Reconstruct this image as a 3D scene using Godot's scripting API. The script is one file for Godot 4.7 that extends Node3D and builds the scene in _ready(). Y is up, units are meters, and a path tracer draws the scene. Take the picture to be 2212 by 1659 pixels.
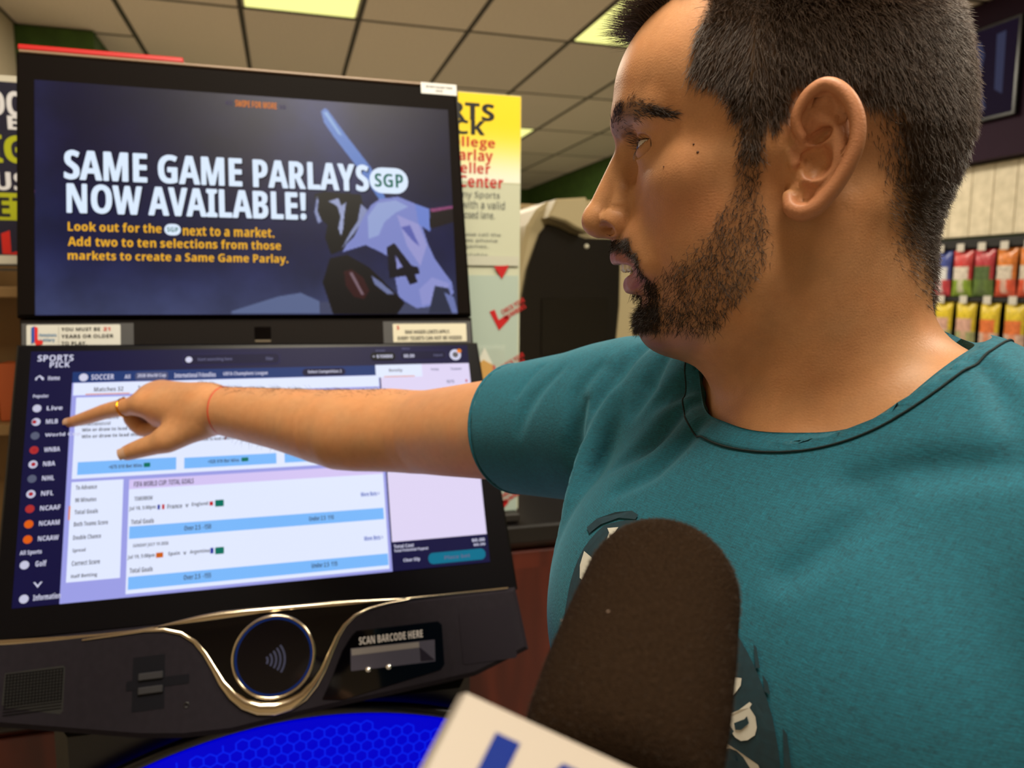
extends Node3D
# A shop: a person in a teal shirt points at a betting kiosk; a foam microphone stands before him.

func _ready() -> void:
	var cam := Camera3D.new()
	cam.name = "camera"
	var lens := CameraAttributesPhysical.new()
	lens.frustum_focal_length = 23.87
	lens.exposure_aperture = 8.5
	lens.frustum_focus_distance = 0.45
	lens.frustum_near = 0.02
	lens.frustum_far = 60.0
	cam.attributes = lens
	add_child(cam)
	cam.position = Vector3(0, 1.55, 0)
	cam.rotation = Vector3(deg_to_rad(-7.2), deg_to_rad(-16.5), deg_to_rad(0.39))
	cam.current = true
	var surroundings := WorldEnvironment.new()
	surroundings.name = "surroundings"
	var e := Environment.new()
	e.background_mode = Environment.BG_COLOR
	e.background_color = Color(0.02, 0.02, 0.02)
	e.tonemap_mode = Environment.TONE_MAPPER_LINEAR
	e.tonemap_exposure = 1.07
	e.sdfgi_enabled = true
	e.ssao_enabled = true
	e.ssil_enabled = true
	surroundings.environment = e
	add_child(surroundings)
	room()
	kiosk()
	if PERSON:
		person()
		microphone()

# ---------------------------------------------------------------- building tools
func mat(c: Color, rough := 0.6, metal := 0.0, spec := 0.5) -> StandardMaterial3D:
	var m := StandardMaterial3D.new()
	m.albedo_color = c
	m.roughness = rough
	m.metallic = metal
	m.metallic_specular = spec
	return m

func glow(c: Color, energy := 1.0, rough := 0.45) -> StandardMaterial3D:
	var m := mat(Color(0.01, 0.01, 0.01), rough, 0.0, 0.2)
	m.emission_enabled = true
	m.emission = c
	m.emission_energy_multiplier = energy
	return m

func noise_tex(freq: float, a: Color, b: Color, size := 256, octaves := 4, seed_ := 1) -> ImageTexture:
	var n := FastNoiseLite.new()
	n.seed = seed_
	n.frequency = freq
	n.fractal_octaves = octaves
	n.noise_type = FastNoiseLite.TYPE_SIMPLEX_SMOOTH
	var im := n.get_seamless_image(size, size)
	var out := Image.create(size, size, false, Image.FORMAT_RGB8)
	for y in size:
		for x in size:
			out.set_pixel(x, y, a.lerp(b, im.get_pixel(x, y).r))
	return ImageTexture.create_from_image(out)

func grain(m: StandardMaterial3D, tex: Texture2D, scale: float, world := true) -> StandardMaterial3D:
	m.albedo_texture = tex
	m.uv1_triplanar = true
	m.uv1_world_triplanar = world
	m.uv1_scale = Vector3.ONE * scale
	return m

func relief(m: StandardMaterial3D, tex: Texture2D, amount: float) -> StandardMaterial3D:
	m.heightmap_enabled = true
	m.heightmap_texture = tex
	m.heightmap_scale = amount
	return m

var taken := {}
func numbered(called: String) -> String:
	var k: int = taken.get(called, 0)
	taken[called] = k + 1
	return called if k == 0 else "%s_%03d" % [called, k]

func thing(called: String, label: String, category: String, at := Vector3.ZERO, group := "") -> Node3D:
	var o := Node3D.new()
	o.name = numbered(called)
	add_child(o)
	o.position = at
	return tag(o, label, category, group)

func tag(o: Node3D, label: String, category: String, group := "") -> Node3D:
	o.set_meta("label", label)
	o.set_meta("category", category)
	if group:
		o.set_meta("group", group)
	return o

func setting(o: Node3D) -> Node3D:
	o.set_meta("kind", "structure")
	return o

func put(called: String, mesh: Mesh, m: Material, parent: Node3D, xf := Transform3D()) -> MeshInstance3D:
	var o := MeshInstance3D.new()
	o.name = called if parent != self else numbered(called)
	o.mesh = mesh
	o.material_override = m
	parent.add_child(o, true)
	o.transform = xf
	return o

func at(x: float, y: float, z: float) -> Transform3D:
	return Transform3D(Basis(), Vector3(x, y, z))

# A bag of triangles that becomes one mesh
class Bag:
	var v := PackedVector3Array()
	var n := PackedVector3Array()
	var c := PackedColorArray()
	var tint := Color.WHITE
	func tri(p: Vector3, q: Vector3, r: Vector3, towards := Vector3.ZERO) -> void:
		var nn := (r - p).cross(q - p).normalized()
		if towards != Vector3.ZERO and nn.dot(towards) < 0.0:
			var s := q
			q = r
			r = s
			nn = -nn
		v.append_array(PackedVector3Array([p, q, r]))
		n.append_array(PackedVector3Array([nn, nn, nn]))
		c.append_array(PackedColorArray([tint, tint, tint]))
	func tri_n(p: Vector3, q: Vector3, r: Vector3, a: Vector3, b: Vector3, d: Vector3) -> void:
		if (r - p).cross(q - p).dot(a + b + d) < 0.0:
			v.append_array(PackedVector3Array([p, r, q])); n.append_array(PackedVector3Array([a, d, b]))
		else:
			v.append_array(PackedVector3Array([p, q, r])); n.append_array(PackedVector3Array([a, b, d]))
		c.append_array(PackedColorArray([tint, tint, tint]))
	func quad(p: Vector3, q: Vector3, r: Vector3, s: Vector3, towards := Vector3.ZERO) -> void:
		tri(p, q, r, towards)
		tri(p, r, s, towards)
	func poly(pts: PackedVector2Array, z: float) -> void:      # flat, facing +z
		var ix := Geometry2D.triangulate_polygon(pts)
		for i in range(0, ix.size(), 3):
			tri(Vector3(pts[ix[i]].x, pts[ix[i]].y, z), Vector3(pts[ix[i + 1]].x, pts[ix[i + 1]].y, z), Vector3(pts[ix[i + 2]].x, pts[ix[i + 2]].y, z), Vector3.BACK)
	func rect(x0: float, y0: float, x1: float, y1: float, z: float) -> void:
		quad(Vector3(x0, y0, z), Vector3(x1, y0, z), Vector3(x1, y1, z), Vector3(x0, y1, z), Vector3.BACK)
	func prism(pts: PackedVector2Array, z0: float, z1: float, bevel := 0.0) -> void:   # extruded towards +z, with a chamfered front edge
		var ix := Geometry2D.triangulate_polygon(pts)
		var front := pts
		if bevel > 0.0:
			var inner := Geometry2D.offset_polygon(pts, -bevel, Geometry2D.JOIN_MITER)
			if inner.size() == 1 and inner[0].size() == pts.size():
				front = inner[0]
				var best := 0
				for k in pts.size():
					if front[k].distance_squared_to(pts[0]) < front[best].distance_squared_to(pts[0]):
						best = k
				var turned := PackedVector2Array()
				for k in pts.size():
					turned.append(front[(best + k) % pts.size()])
				front = turned
			else:
				bevel = 0.0
		var fx := Geometry2D.triangulate_polygon(front)
		for i in range(0, fx.size(), 3):
			tri(Vector3(front[fx[i]].x, front[fx[i]].y, z1), Vector3(front[fx[i + 1]].x, front[fx[i + 1]].y, z1), Vector3(front[fx[i + 2]].x, front[fx[i + 2]].y, z1), Vector3.BACK)
		for i in range(0, ix.size(), 3):
			tri(Vector3(pts[ix[i]].x, pts[ix[i]].y, z0), Vector3(pts[ix[i + 1]].x, pts[ix[i + 1]].y, z0), Vector3(pts[ix[i + 2]].x, pts[ix[i + 2]].y, z0), Vector3.FORWARD)
		var turn := 1.0 if Geometry2D.is_polygon_clockwise(pts) else -1.0
		for i in pts.size():
			var a := pts[i]
			var b := pts[(i + 1) % pts.size()]
			var fa := front[i]
			var fb := front[(i + 1) % pts.size()]
			var o := Vector3(-(b - a).y, (b - a).x, 0) * turn
			quad(Vector3(a.x, a.y, z0), Vector3(b.x, b.y, z0), Vector3(b.x, b.y, z1 - bevel), Vector3(a.x, a.y, z1 - bevel), o)
			if bevel > 0.0:
				quad(Vector3(a.x, a.y, z1 - bevel), Vector3(b.x, b.y, z1 - bevel), Vector3(fb.x, fb.y, z1), Vector3(fa.x, fa.y, z1), o.normalized() + Vector3.BACK)
	func box(c0: Vector3, size: Vector3, bevel := 0.0) -> void:
		var h := size * 0.5
		if bevel <= 0.0:
			for ax in 3:
				for s in [-1.0, 1.0]:
					var d := Vector3.ZERO; d[ax] = s
					var e := Vector3.ZERO; e[(ax + 1) % 3] = 1.0
					var f := Vector3.ZERO; f[(ax + 2) % 3] = 1.0
					quad(c0 + (d + e + f) * h, c0 + (d - e + f) * h, c0 + (d - e - f) * h, c0 + (d + e - f) * h, d)
			return
		for ax in 3:
			for s in [-1.0, 1.0]:
				var d := Vector3.ZERO; d[ax] = s * h[ax]
				var e := Vector3.ZERO; e[(ax + 1) % 3] = h[(ax + 1) % 3] - bevel
				var f := Vector3.ZERO; f[(ax + 2) % 3] = h[(ax + 2) % 3] - bevel
				quad(c0 + d + e + f, c0 + d - e + f, c0 + d - e - f, c0 + d + e - f, d)
		for ax in 3:
			var b := (ax + 1) % 3
			var g := (ax + 2) % 3
			for s in [-1.0, 1.0]:
				for t in [-1.0, 1.0]:
					var p := Vector3.ZERO; p[b] = s * h[b]; p[g] = t * (h[g] - bevel)
					var q := Vector3.ZERO; q[b] = s * (h[b] - bevel); q[g] = t * h[g]
					var l := Vector3.ZERO; l[ax] = h[ax] - bevel
					quad(c0 + p + l, c0 + p - l, c0 + q - l, c0 + q + l, p + q)
		for i in 8:
			var s := Vector3(1 if i & 1 else -1, 1 if i & 2 else -1, 1 if i & 4 else -1)
			tri(c0 + s * (h - Vector3(0, bevel, bevel)), c0 + s * (h - Vector3(bevel, 0, bevel)), c0 + s * (h - Vector3(bevel, bevel, 0)), s)
	func tube(pts: PackedVector3Array, radii: PackedFloat32Array, sides := 10, flat := 1.0, caps := true) -> void:   # round bar along points; flat squashes it along z
		var rings := []
		var norms := []
		for i in pts.size():
			var d := (pts[mini(i + 1, pts.size() - 1)] - pts[maxi(i - 1, 0)]).normalized()
			var up := Vector3.BACK if absf(d.z) < 0.9 else Vector3.UP
			var sx := d.cross(up).normalized()
			var sy := sx.cross(d).normalized()
			var ring := PackedVector3Array()
			var norm := PackedVector3Array()
			for k in sides:
				var w := TAU * k / sides
				var o := sx * cos(w) + sy * sin(w) * flat
				ring.append(pts[i] + o * radii[i])
				norm.append((sx * cos(w) * flat + sy * sin(w)).normalized())
			rings.append(ring)
			norms.append(norm)
		for i in pts.size() - 1:
			for k in sides:
				var l := (k + 1) % sides
				tri_n(rings[i][k], rings[i][l], rings[i + 1][l], norms[i][k], norms[i][l], norms[i + 1][l])
				tri_n(rings[i][k], rings[i + 1][l], rings[i + 1][k], norms[i][k], norms[i + 1][l], norms[i + 1][k])
		if caps:
			for e in [0, pts.size() - 1]:
				var d := (pts[e] - pts[1 if e == 0 else e - 1]).normalized()
				for k in range(1, sides - 1):
					tri(rings[e][0], rings[e][k], rings[e][k + 1], d)
	func lathe(profile: PackedVector2Array, base: Vector3, axis: Vector3, sides := 32) -> void:   # profile of (radius, height along the axis)
		var u := axis.cross(Vector3.RIGHT if absf(axis.x) < 0.8 else Vector3.UP).normalized()
		var w := u.cross(axis).normalized()
		for i in profile.size() - 1:
			var a := profile[i]
			var b := profile[i + 1]
			var na := normal_at(profile, i)
			var nb := normal_at(profile, i + 1)
			for k in sides:
				var s := TAU * k / sides
				var t := TAU * (k + 1) / sides
				var ds := u * cos(s) + w * sin(s)
				var dt := u * cos(t) + w * sin(t)
				var p0 := base + ds * a.x + axis * a.y
				var p1 := base + dt * a.x + axis * a.y
				var p2 := base + dt * b.x + axis * b.y
				var p3 := base + ds * b.x + axis * b.y
				var n0 := (ds * na.x + axis * na.y).normalized()
				var n1 := (dt * na.x + axis * na.y).normalized()
				var n2 := (dt * nb.x + axis * nb.y).normalized()
				var n3 := (ds * nb.x + axis * nb.y).normalized()
				if a.x > 1e-7:
					tri_n(p0, p1, p2, n0, n1, n2)
				if b.x > 1e-7:
					tri_n(p0, p2, p3, n0, n2, n3)
	func normal_at(p: PackedVector2Array, i: int) -> Vector2:
		var d := p[mini(i + 1, p.size() - 1)] - p[maxi(i - 1, 0)]
		return Vector2(d.y, -d.x).normalized()
	func moved(from: int, xf: Transform3D) -> void:
		for i in range(from, v.size()):
			v[i] = xf * v[i]
			n[i] = (xf.basis * n[i]).normalized()
		if xf.basis.determinant() < 0.0:
			for i in range(from, v.size(), 3):
				var p := v[i + 1]
				v[i + 1] = v[i + 2]
				v[i + 2] = p
				p = n[i + 1]
				n[i + 1] = n[i + 2]
				n[i + 2] = p
	func mesh() -> ArrayMesh:
		var a := []
		a.resize(Mesh.ARRAY_MAX)
		a[Mesh.ARRAY_VERTEX] = v
		a[Mesh.ARRAY_NORMAL] = n
		a[Mesh.ARRAY_COLOR] = c
		var m := ArrayMesh.new()
		m.add_surface_from_arrays(Mesh.PRIMITIVE_TRIANGLES, a)
		return m

func pts2(list: Array, scale := 0.001) -> PackedVector2Array:
	var out := PackedVector2Array()
	for i in range(0, list.size(), 2):
		out.append(Vector2(list[i], list[i + 1]) * scale)
	return out

func round_rect(x0: float, y0: float, x1: float, y1: float, r: float, n := 5) -> PackedVector2Array:
	var out := PackedVector2Array()
	var c := [Vector2(x1 - r, y1 - r), Vector2(x0 + r, y1 - r), Vector2(x0 + r, y0 + r), Vector2(x1 - r, y0 + r)]
	for q in 4:
		for k in n + 1:
			var w := PI / 2 * (q + float(k) / n)
			out.append(c[q] + Vector2(cos(w), sin(w)) * r)
	return out

func disc(x: float, y: float, r: float, n := 20, ry := -1.0) -> PackedVector2Array:
	var out := PackedVector2Array()
	for k in n:
		out.append(Vector2(x + cos(TAU * k / n) * r, y + sin(TAU * k / n) * (r if ry < 0 else ry)))
	return out

var fonts := {}
var heavy := false
func font(called: String, bold: bool) -> Font:
	var key := called + str(bold) + str(heavy)
	if not fonts.has(key):
		var f := SystemFont.new()
		f.font_names = PackedStringArray([called])
		f.font_weight = 700 if bold else 400
		fonts[key] = f
	return fonts[key]

# Letters stretched into a box: x0..x1, y0..y1, at depth z, facing +z
func words(bag: Bag, text: String, x0: float, y0: float, x1: float, y1: float, z: float, bold := true, family := "Droid Sans", slant := 0.0, outline := 0.0) -> void:
	var t := TextMesh.new()
	t.text = text
	t.font = font(family, bold)
	t.font_size = 48
	t.pixel_size = 0.01
	t.depth = 0.0
	t.curve_step = 4.0
	t.horizontal_alignment = HORIZONTAL_ALIGNMENT_LEFT
	var a := t.get_mesh_arrays()
	var v: PackedVector3Array = a[Mesh.ARRAY_VERTEX]
	var ix: PackedInt32Array = a[Mesh.ARRAY_INDEX]
	if v.is_empty():
		return
	var lo := Vector2(1e9, 1e9)
	var hi := -lo
	for p in v:
		lo = lo.min(Vector2(p.x, p.y))
		hi = hi.max(Vector2(p.x, p.y))
	var s := Vector2(x1 - x0, y1 - y0) / (hi - lo).max(Vector2(1e-6, 1e-6))
	var q := PackedVector3Array()
	for p in v:
		var e := (Vector2(p.x, p.y) - lo) * s
		q.append(Vector3(x0 + e.x + slant * e.y, y0 + e.y, z))
	var fat := (y1 - y0) * 0.022 if heavy else 0.0
	for copy in (5 if heavy else 1):      # heavy letters are struck several times, a hair apart
		var o := Vector3([0.0, fat, -fat, 0.0, 0.0][copy], [0.0, 0.0, 0.0, fat * 0.5, -fat * 0.5][copy], copy * 0.00003)
		for i in range(0, ix.size(), 3):
			if ix[i] != ix[i + 1] and ix[i + 1] != ix[i + 2]:
				bag.tri(q[ix[i]] + o, q[ix[i + 1]] + o, q[ix[i + 2]] + o, Vector3.BACK)

func lamp_area(called: String, xf: Transform3D, size: Vector2, c: Color, energy: float, parent: Node3D) -> void:   # shines along its own -z
	var l := AreaLight3D.new()
	l.name = called
	l.area_size = size
	l.light_color = c
	l.light_energy = energy
	l.shadow_enabled = true
	l.set("area_range", 20.0)
	l.set("area_attenuation", 2.0)
	parent.add_child(l, true)
	l.transform = xf

# ---------------------------------------------------------------- implicit bodies
# A field is a list of tapered capsules and ellipsoids joined or carved with soft blends; mesh_field() meshes it as surface nets.
var ft := PackedInt32Array()
var fm := PackedInt32Array()
var fk := PackedFloat32Array()
var fa := PackedVector3Array()
var fb := PackedVector3Array()
var fi := PackedFloat32Array()
var fr := PackedFloat32Array()
var fs := PackedFloat32Array()
var fx: Array[Transform3D] = []

func cone(a: Vector3, b: Vector3, ra: float, rb: float, k := 0.01, mode := 0) -> int:
	ft.append(0); fm.append(mode); fk.append(k); fa.append(a); fb.append(b - a)
	fi.append(1.0 / maxf((b - a).length_squared(), 1e-12)); fr.append(ra); fs.append(rb - ra); fx.append(Transform3D())
	return ft.size() - 1

func ball(c: Vector3, turn: Basis, radii: Vector3, k := 0.01, mode := 0) -> int:
	ft.append(1); fm.append(mode); fk.append(k); fa.append(Vector3.ONE / radii); fb.append(Vector3.ONE / (radii * radii))
	fi.append(0.0); fr.append(0.0); fs.append(0.0); fx.append(Transform3D(turn, c).inverse())
	return ft.size() - 1

func slab(c: Vector3, normal: Vector3, k := 0.003, mode := 1) -> int:   # a half space, solid on the side away from the normal
	ft.append(2); fm.append(mode); fk.append(k); fa.append(c); fb.append(normal.normalized())
	fi.append(0.0); fr.append(0.0); fs.append(0.0); fx.append(Transform3D())
	return ft.size() - 1

func rope(pts: PackedVector3Array, radii: PackedFloat32Array, k := 0.002, mode := 0) -> int:   # one smooth tapered cord through points
	var p := PackedVector3Array()
	var r := PackedFloat32Array()
	var n := pts.size()
	for i in n - 1:
		for s in 3:
			var t := s / 3.0
			p.append(pts[i].cubic_interpolate(pts[i + 1], pts[maxi(i - 1, 0)], pts[mini(i + 2, n - 1)], t))
			r.append(lerpf(radii[i], radii[i + 1], t))
	p.append(pts[n - 1]); r.append(radii[n - 1])
	for i in p.size() - 1:
		cone(p[i], p[i + 1], r[i], r[i + 1], k, 4)
	ft.append(4); fm.append(mode); fk.append(k); fa.append(Vector3.ZERO); fb.append(Vector3.ZERO)
	fi.append(0.0); fr.append(0.0); fs.append(0.0); fx.append(Transform3D())
	return ft.size() - 1

func prim(i: int, p: Vector3) -> float:
	if ft[i] == 0:
		var pa := p - fa[i]
		var h := clampf(pa.dot(fb[i]) * fi[i], 0.0, 1.0)
		return (pa - fb[i] * h).length() - fr[i] - fs[i] * h
	if ft[i] == 1:
		var w := fx[i] * p
		var k0 := (w * fa[i]).length()
		return k0 * (k0 - 1.0) / maxf((w * fb[i]).length(), 1e-6)
	return (p - fa[i]).dot(fb[i])

func ev(p: Vector3, some: PackedInt32Array) -> float:
	var d := 10.0
	var g := 10.0
	for i in some:
		var q: float
		if ft[i] == 0:
			var pa := p - fa[i]
			var e := fb[i]
			var t := clampf(pa.dot(e) * fi[i], 0.0, 1.0)
			q = (pa - e * t).length() - fr[i] - fs[i] * t
			if fm[i] == 4:      # a piece of a rope: the nearest piece counts
				g = minf(g, q)
				continue
		elif ft[i] == 1:
			var w := fx[i] * p
			var k0 := (w * fa[i]).length()
			q = k0 * (k0 - 1.0) / maxf((w * fb[i]).length(), 1e-6)
		elif ft[i] == 2:
			q = (p - fa[i]).dot(fb[i])
		else:
			q = g
			g = 10.0
		var k := fk[i]
		if fm[i] == 0:
			var h := maxf(k - absf(d - q), 0.0)
			d = minf(d, q) - h * h * 0.25 / k
		elif fm[i] == 1:
			var h := maxf(k - absf(d + q), 0.0)
			d = maxf(d, -q) + h * h * 0.25 / k
		else:
			var h := maxf(k - absf(d - q), 0.0)
			d = maxf(d, q) + h * h * 0.25 / k
	return d

# The mesh under way
var mv := PackedVector3Array()
var mn := PackedVector3Array()
var mc := PackedColorArray()
var mi := PackedInt32Array()
var vals := {}
var cells := {}
var edges := PackedInt64Array()
var g0: Vector3
var gc: float
var leave_out: Array[AABB] = []   # boxes that a finer grid fills
const GN := 2048

func begin_mesh() -> void:
	mv = PackedVector3Array(); mn = PackedVector3Array(); mc = PackedColorArray(); mi = PackedInt32Array()

func span(a: int, b: int) -> PackedInt32Array:
	return PackedInt32Array(range(a, b))

func mesh_field(box: AABB, cell: float, all: PackedInt32Array, tint: Callable) -> void:
	vals = {}; cells = {}; edges = PackedInt64Array(); g0 = box.position; gc = cell
	var big := 32
	var n := (box.size / (cell * big)).ceil()
	for x in int(n.x):
		for y in int(n.y):
			for z in int(n.z):
				walk(x * big, y * big, z * big, big, all, tint)
	for e in edges:
		var flip := e & 1
		var axis := (e >> 1) & 3
		var key := e >> 3
		var u := [GN, GN * GN, 1][axis] as int
		var v := [GN * GN, 1, GN][axis] as int
		if not (cells.has(key) and cells.has(key - u) and cells.has(key - v) and cells.has(key - u - v)):
			continue
		var a: int = cells[key]
		var b: int = cells[key - u]
		var c: int = cells[key - u - v]
		var d: int = cells[key - v]
		if flip:
			mi.append_array(PackedInt32Array([a, c, b, a, d, c]))
		else:
			mi.append_array(PackedInt32Array([a, b, c, a, c, d]))

func walk(x: int, y: int, z: int, size: int, some: PackedInt32Array, tint: Callable) -> void:
	var half := size * gc * 0.5
	var mid := g0 + Vector3(x, y, z) * gc + Vector3.ONE * half
	var reach := half * 1.7321
	var near := PackedInt32Array()
	var roped := false
	for i in some:
		if ft[i] == 4:
			if roped:
				near.append(i)
			roped = false
		elif fm[i] == 2 or prim(i, mid) < reach * (1.8 if ft[i] == 1 else 1.0) + fk[i] * 1.3 + 0.0005:
			near.append(i)
			roped = roped or fm[i] == 4
	if near.is_empty():
		return
	if absf(ev(mid, near)) > reach * 1.9 + 0.002:
		return
	if size > 4:
		var h := size / 2
		for i in 8:
			walk(x + (i & 1) * h, y + (i >> 1 & 1) * h, z + (i >> 2) * h, h, near, tint)
		return
	for box in leave_out:
		if box.has_point(mid):
			return
	var v := PackedFloat32Array()
	v.resize(125)
	var any_in := false
	var any_out := false
	for k in 5:
		for j in 5:
			for i in 5:
				var key := (x + i) + (y + j) * GN + (z + k) * GN * GN
				var d: float
				if vals.has(key):
					d = vals[key]
				else:
					d = ev(g0 + Vector3(x + i, y + j, z + k) * gc, near)
					vals[key] = d
				v[i + j * 5 + k * 25] = d
				if d < 0.0:
					any_in = true
				else:
					any_out = true
	if not (any_in and any_out):
		return
	for k in 4:
		for j in 4:
			for i in 4:
				var o := i + j * 5 + k * 25
				var c := [v[o], v[o + 1], v[o + 5], v[o + 6], v[o + 25], v[o + 26], v[o + 30], v[o + 31]]
				var bits := 0
				for q in 8:
					if c[q] < 0.0:
						bits |= 1 << q
				if bits == 0 or bits == 255:
					continue
				var sum := Vector3.ZERO
				var count := 0
				for q in 12:
					var s: int = EA[q]
					var t: int = EB[q]
					if (bits >> s & 1) != (bits >> t & 1):
						var f: float = c[s] / (c[s] - c[t])
						sum += Vector3(s & 1, s >> 1 & 1, s >> 2).lerp(Vector3(t & 1, t >> 1 & 1, t >> 2), f)
						count += 1
				var p := g0 + (Vector3(x + i, y + j, z + k) + sum / count) * gc
				var e := gc * 0.35
				var d1 := ev(p + Vector3(e, -e, -e), near)
				var d2 := ev(p + Vector3(-e, -e, e), near)
				var d3 := ev(p + Vector3(-e, e, -e), near)
				var d4 := ev(p + Vector3(e, e, e), near)
				var grad := (Vector3(1, -1, -1) * d1 + Vector3(-1, -1, 1) * d2 + Vector3(-1, 1, -1) * d3 + Vector3(1, 1, 1) * d4) / (4.0 * e)
				var gl := maxf(grad.length(), 0.3)
				var nn := grad.normalized()
				p -= nn * clampf((d1 + d2 + d3 + d4) * 0.25 / gl, -gc * 0.5, gc * 0.5)
				var key := (x + i) + (y + j) * GN + (z + k) * GN * GN
				cells[key] = mv.size()
				mv.append(p)
				mn.append(nn)
				mc.append(tint.call(p, nn))
				var inside := bits & 1
				if inside != (bits >> 1 & 1):
					edges.append(key << 3 | 0 << 1 | inside)
				if inside != (bits >> 2 & 1):
					edges.append(key << 3 | 1 << 1 | inside)
				if inside != (bits >> 4 & 1):
					edges.append(key << 3 | 2 << 1 | inside)

const EA := [0, 2, 4, 6, 0, 1, 4, 5, 0, 1, 2, 3]
const EB := [1, 3, 5, 7, 2, 3, 6, 7, 4, 5, 6, 7]

func end_mesh() -> ArrayMesh:
	var arrays := []
	arrays.resize(Mesh.ARRAY_MAX)
	arrays[Mesh.ARRAY_VERTEX] = mv
	arrays[Mesh.ARRAY_NORMAL] = mn
	arrays[Mesh.ARRAY_COLOR] = mc
	arrays[Mesh.ARRAY_INDEX] = mi
	var m := ArrayMesh.new()
	m.add_surface_from_arrays(Mesh.PRIMITIVE_TRIANGLES, arrays)
	return m

# ---------------------------------------------------------------- the person
# Head frame: x forward, y up, z to his left, in millimetres from a point between the ears.
const HEAD_AT := Vector3(0.28254, 1.62248, -0.37789)
var head_turn := Basis(Vector3(-0.83867, 0, -0.54464), Vector3.UP, Vector3(-0.54464, 0, 0.83867))

func hp(f: float, u: float, l: float) -> Vector3:
	return HEAD_AT + head_turn * (Vector3(f, u, l) * 0.001)

func to_head(p: Vector3) -> Vector3:
	return (p - HEAD_AT) * head_turn * 1000.0

func hcone(a: Vector3, b: Vector3, ra: float, rb: float, k := 8.0, mode := 0, both := true) -> void:
	cone(hp(a.x, a.y, a.z), hp(b.x, b.y, b.z), ra * 0.001, rb * 0.001, k * 0.001, mode)
	if both and (absf(a.z) > 0.01 or absf(b.z) > 0.01):
		cone(hp(a.x, a.y, -a.z), hp(b.x, b.y, -b.z), ra * 0.001, rb * 0.001, k * 0.001, mode)

func hball(c: Vector3, r: Vector3, k := 8.0, mode := 0, turn := Vector3.ZERO, both := true) -> void:   # turn in degrees about the head's own axes
	var t := turn * PI / 180.0
	ball(hp(c.x, c.y, c.z), head_turn * Basis.from_euler(t), r * 0.001, k * 0.001, mode)
	if both and absf(c.z) > 0.01:
		ball(hp(c.x, c.y, -c.z), head_turn * Basis.from_euler(Vector3(-t.x, -t.y, t.z)), r * 0.001, k * 0.001, mode)

func chain(pts: Array, k: float, both := true, mode := 0) -> void:   # [[f, u, l, radius], ...]
	for side in ([1.0, -1.0] if both else [1.0]):
		var p := PackedVector3Array()
		var r := PackedFloat32Array()
		for a: Array in pts:
			p.append(hp(a[0], a[1], a[2] * side))
			r.append(a[3] * 0.001)
		rope(p, r, k * 0.001, mode)

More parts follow.
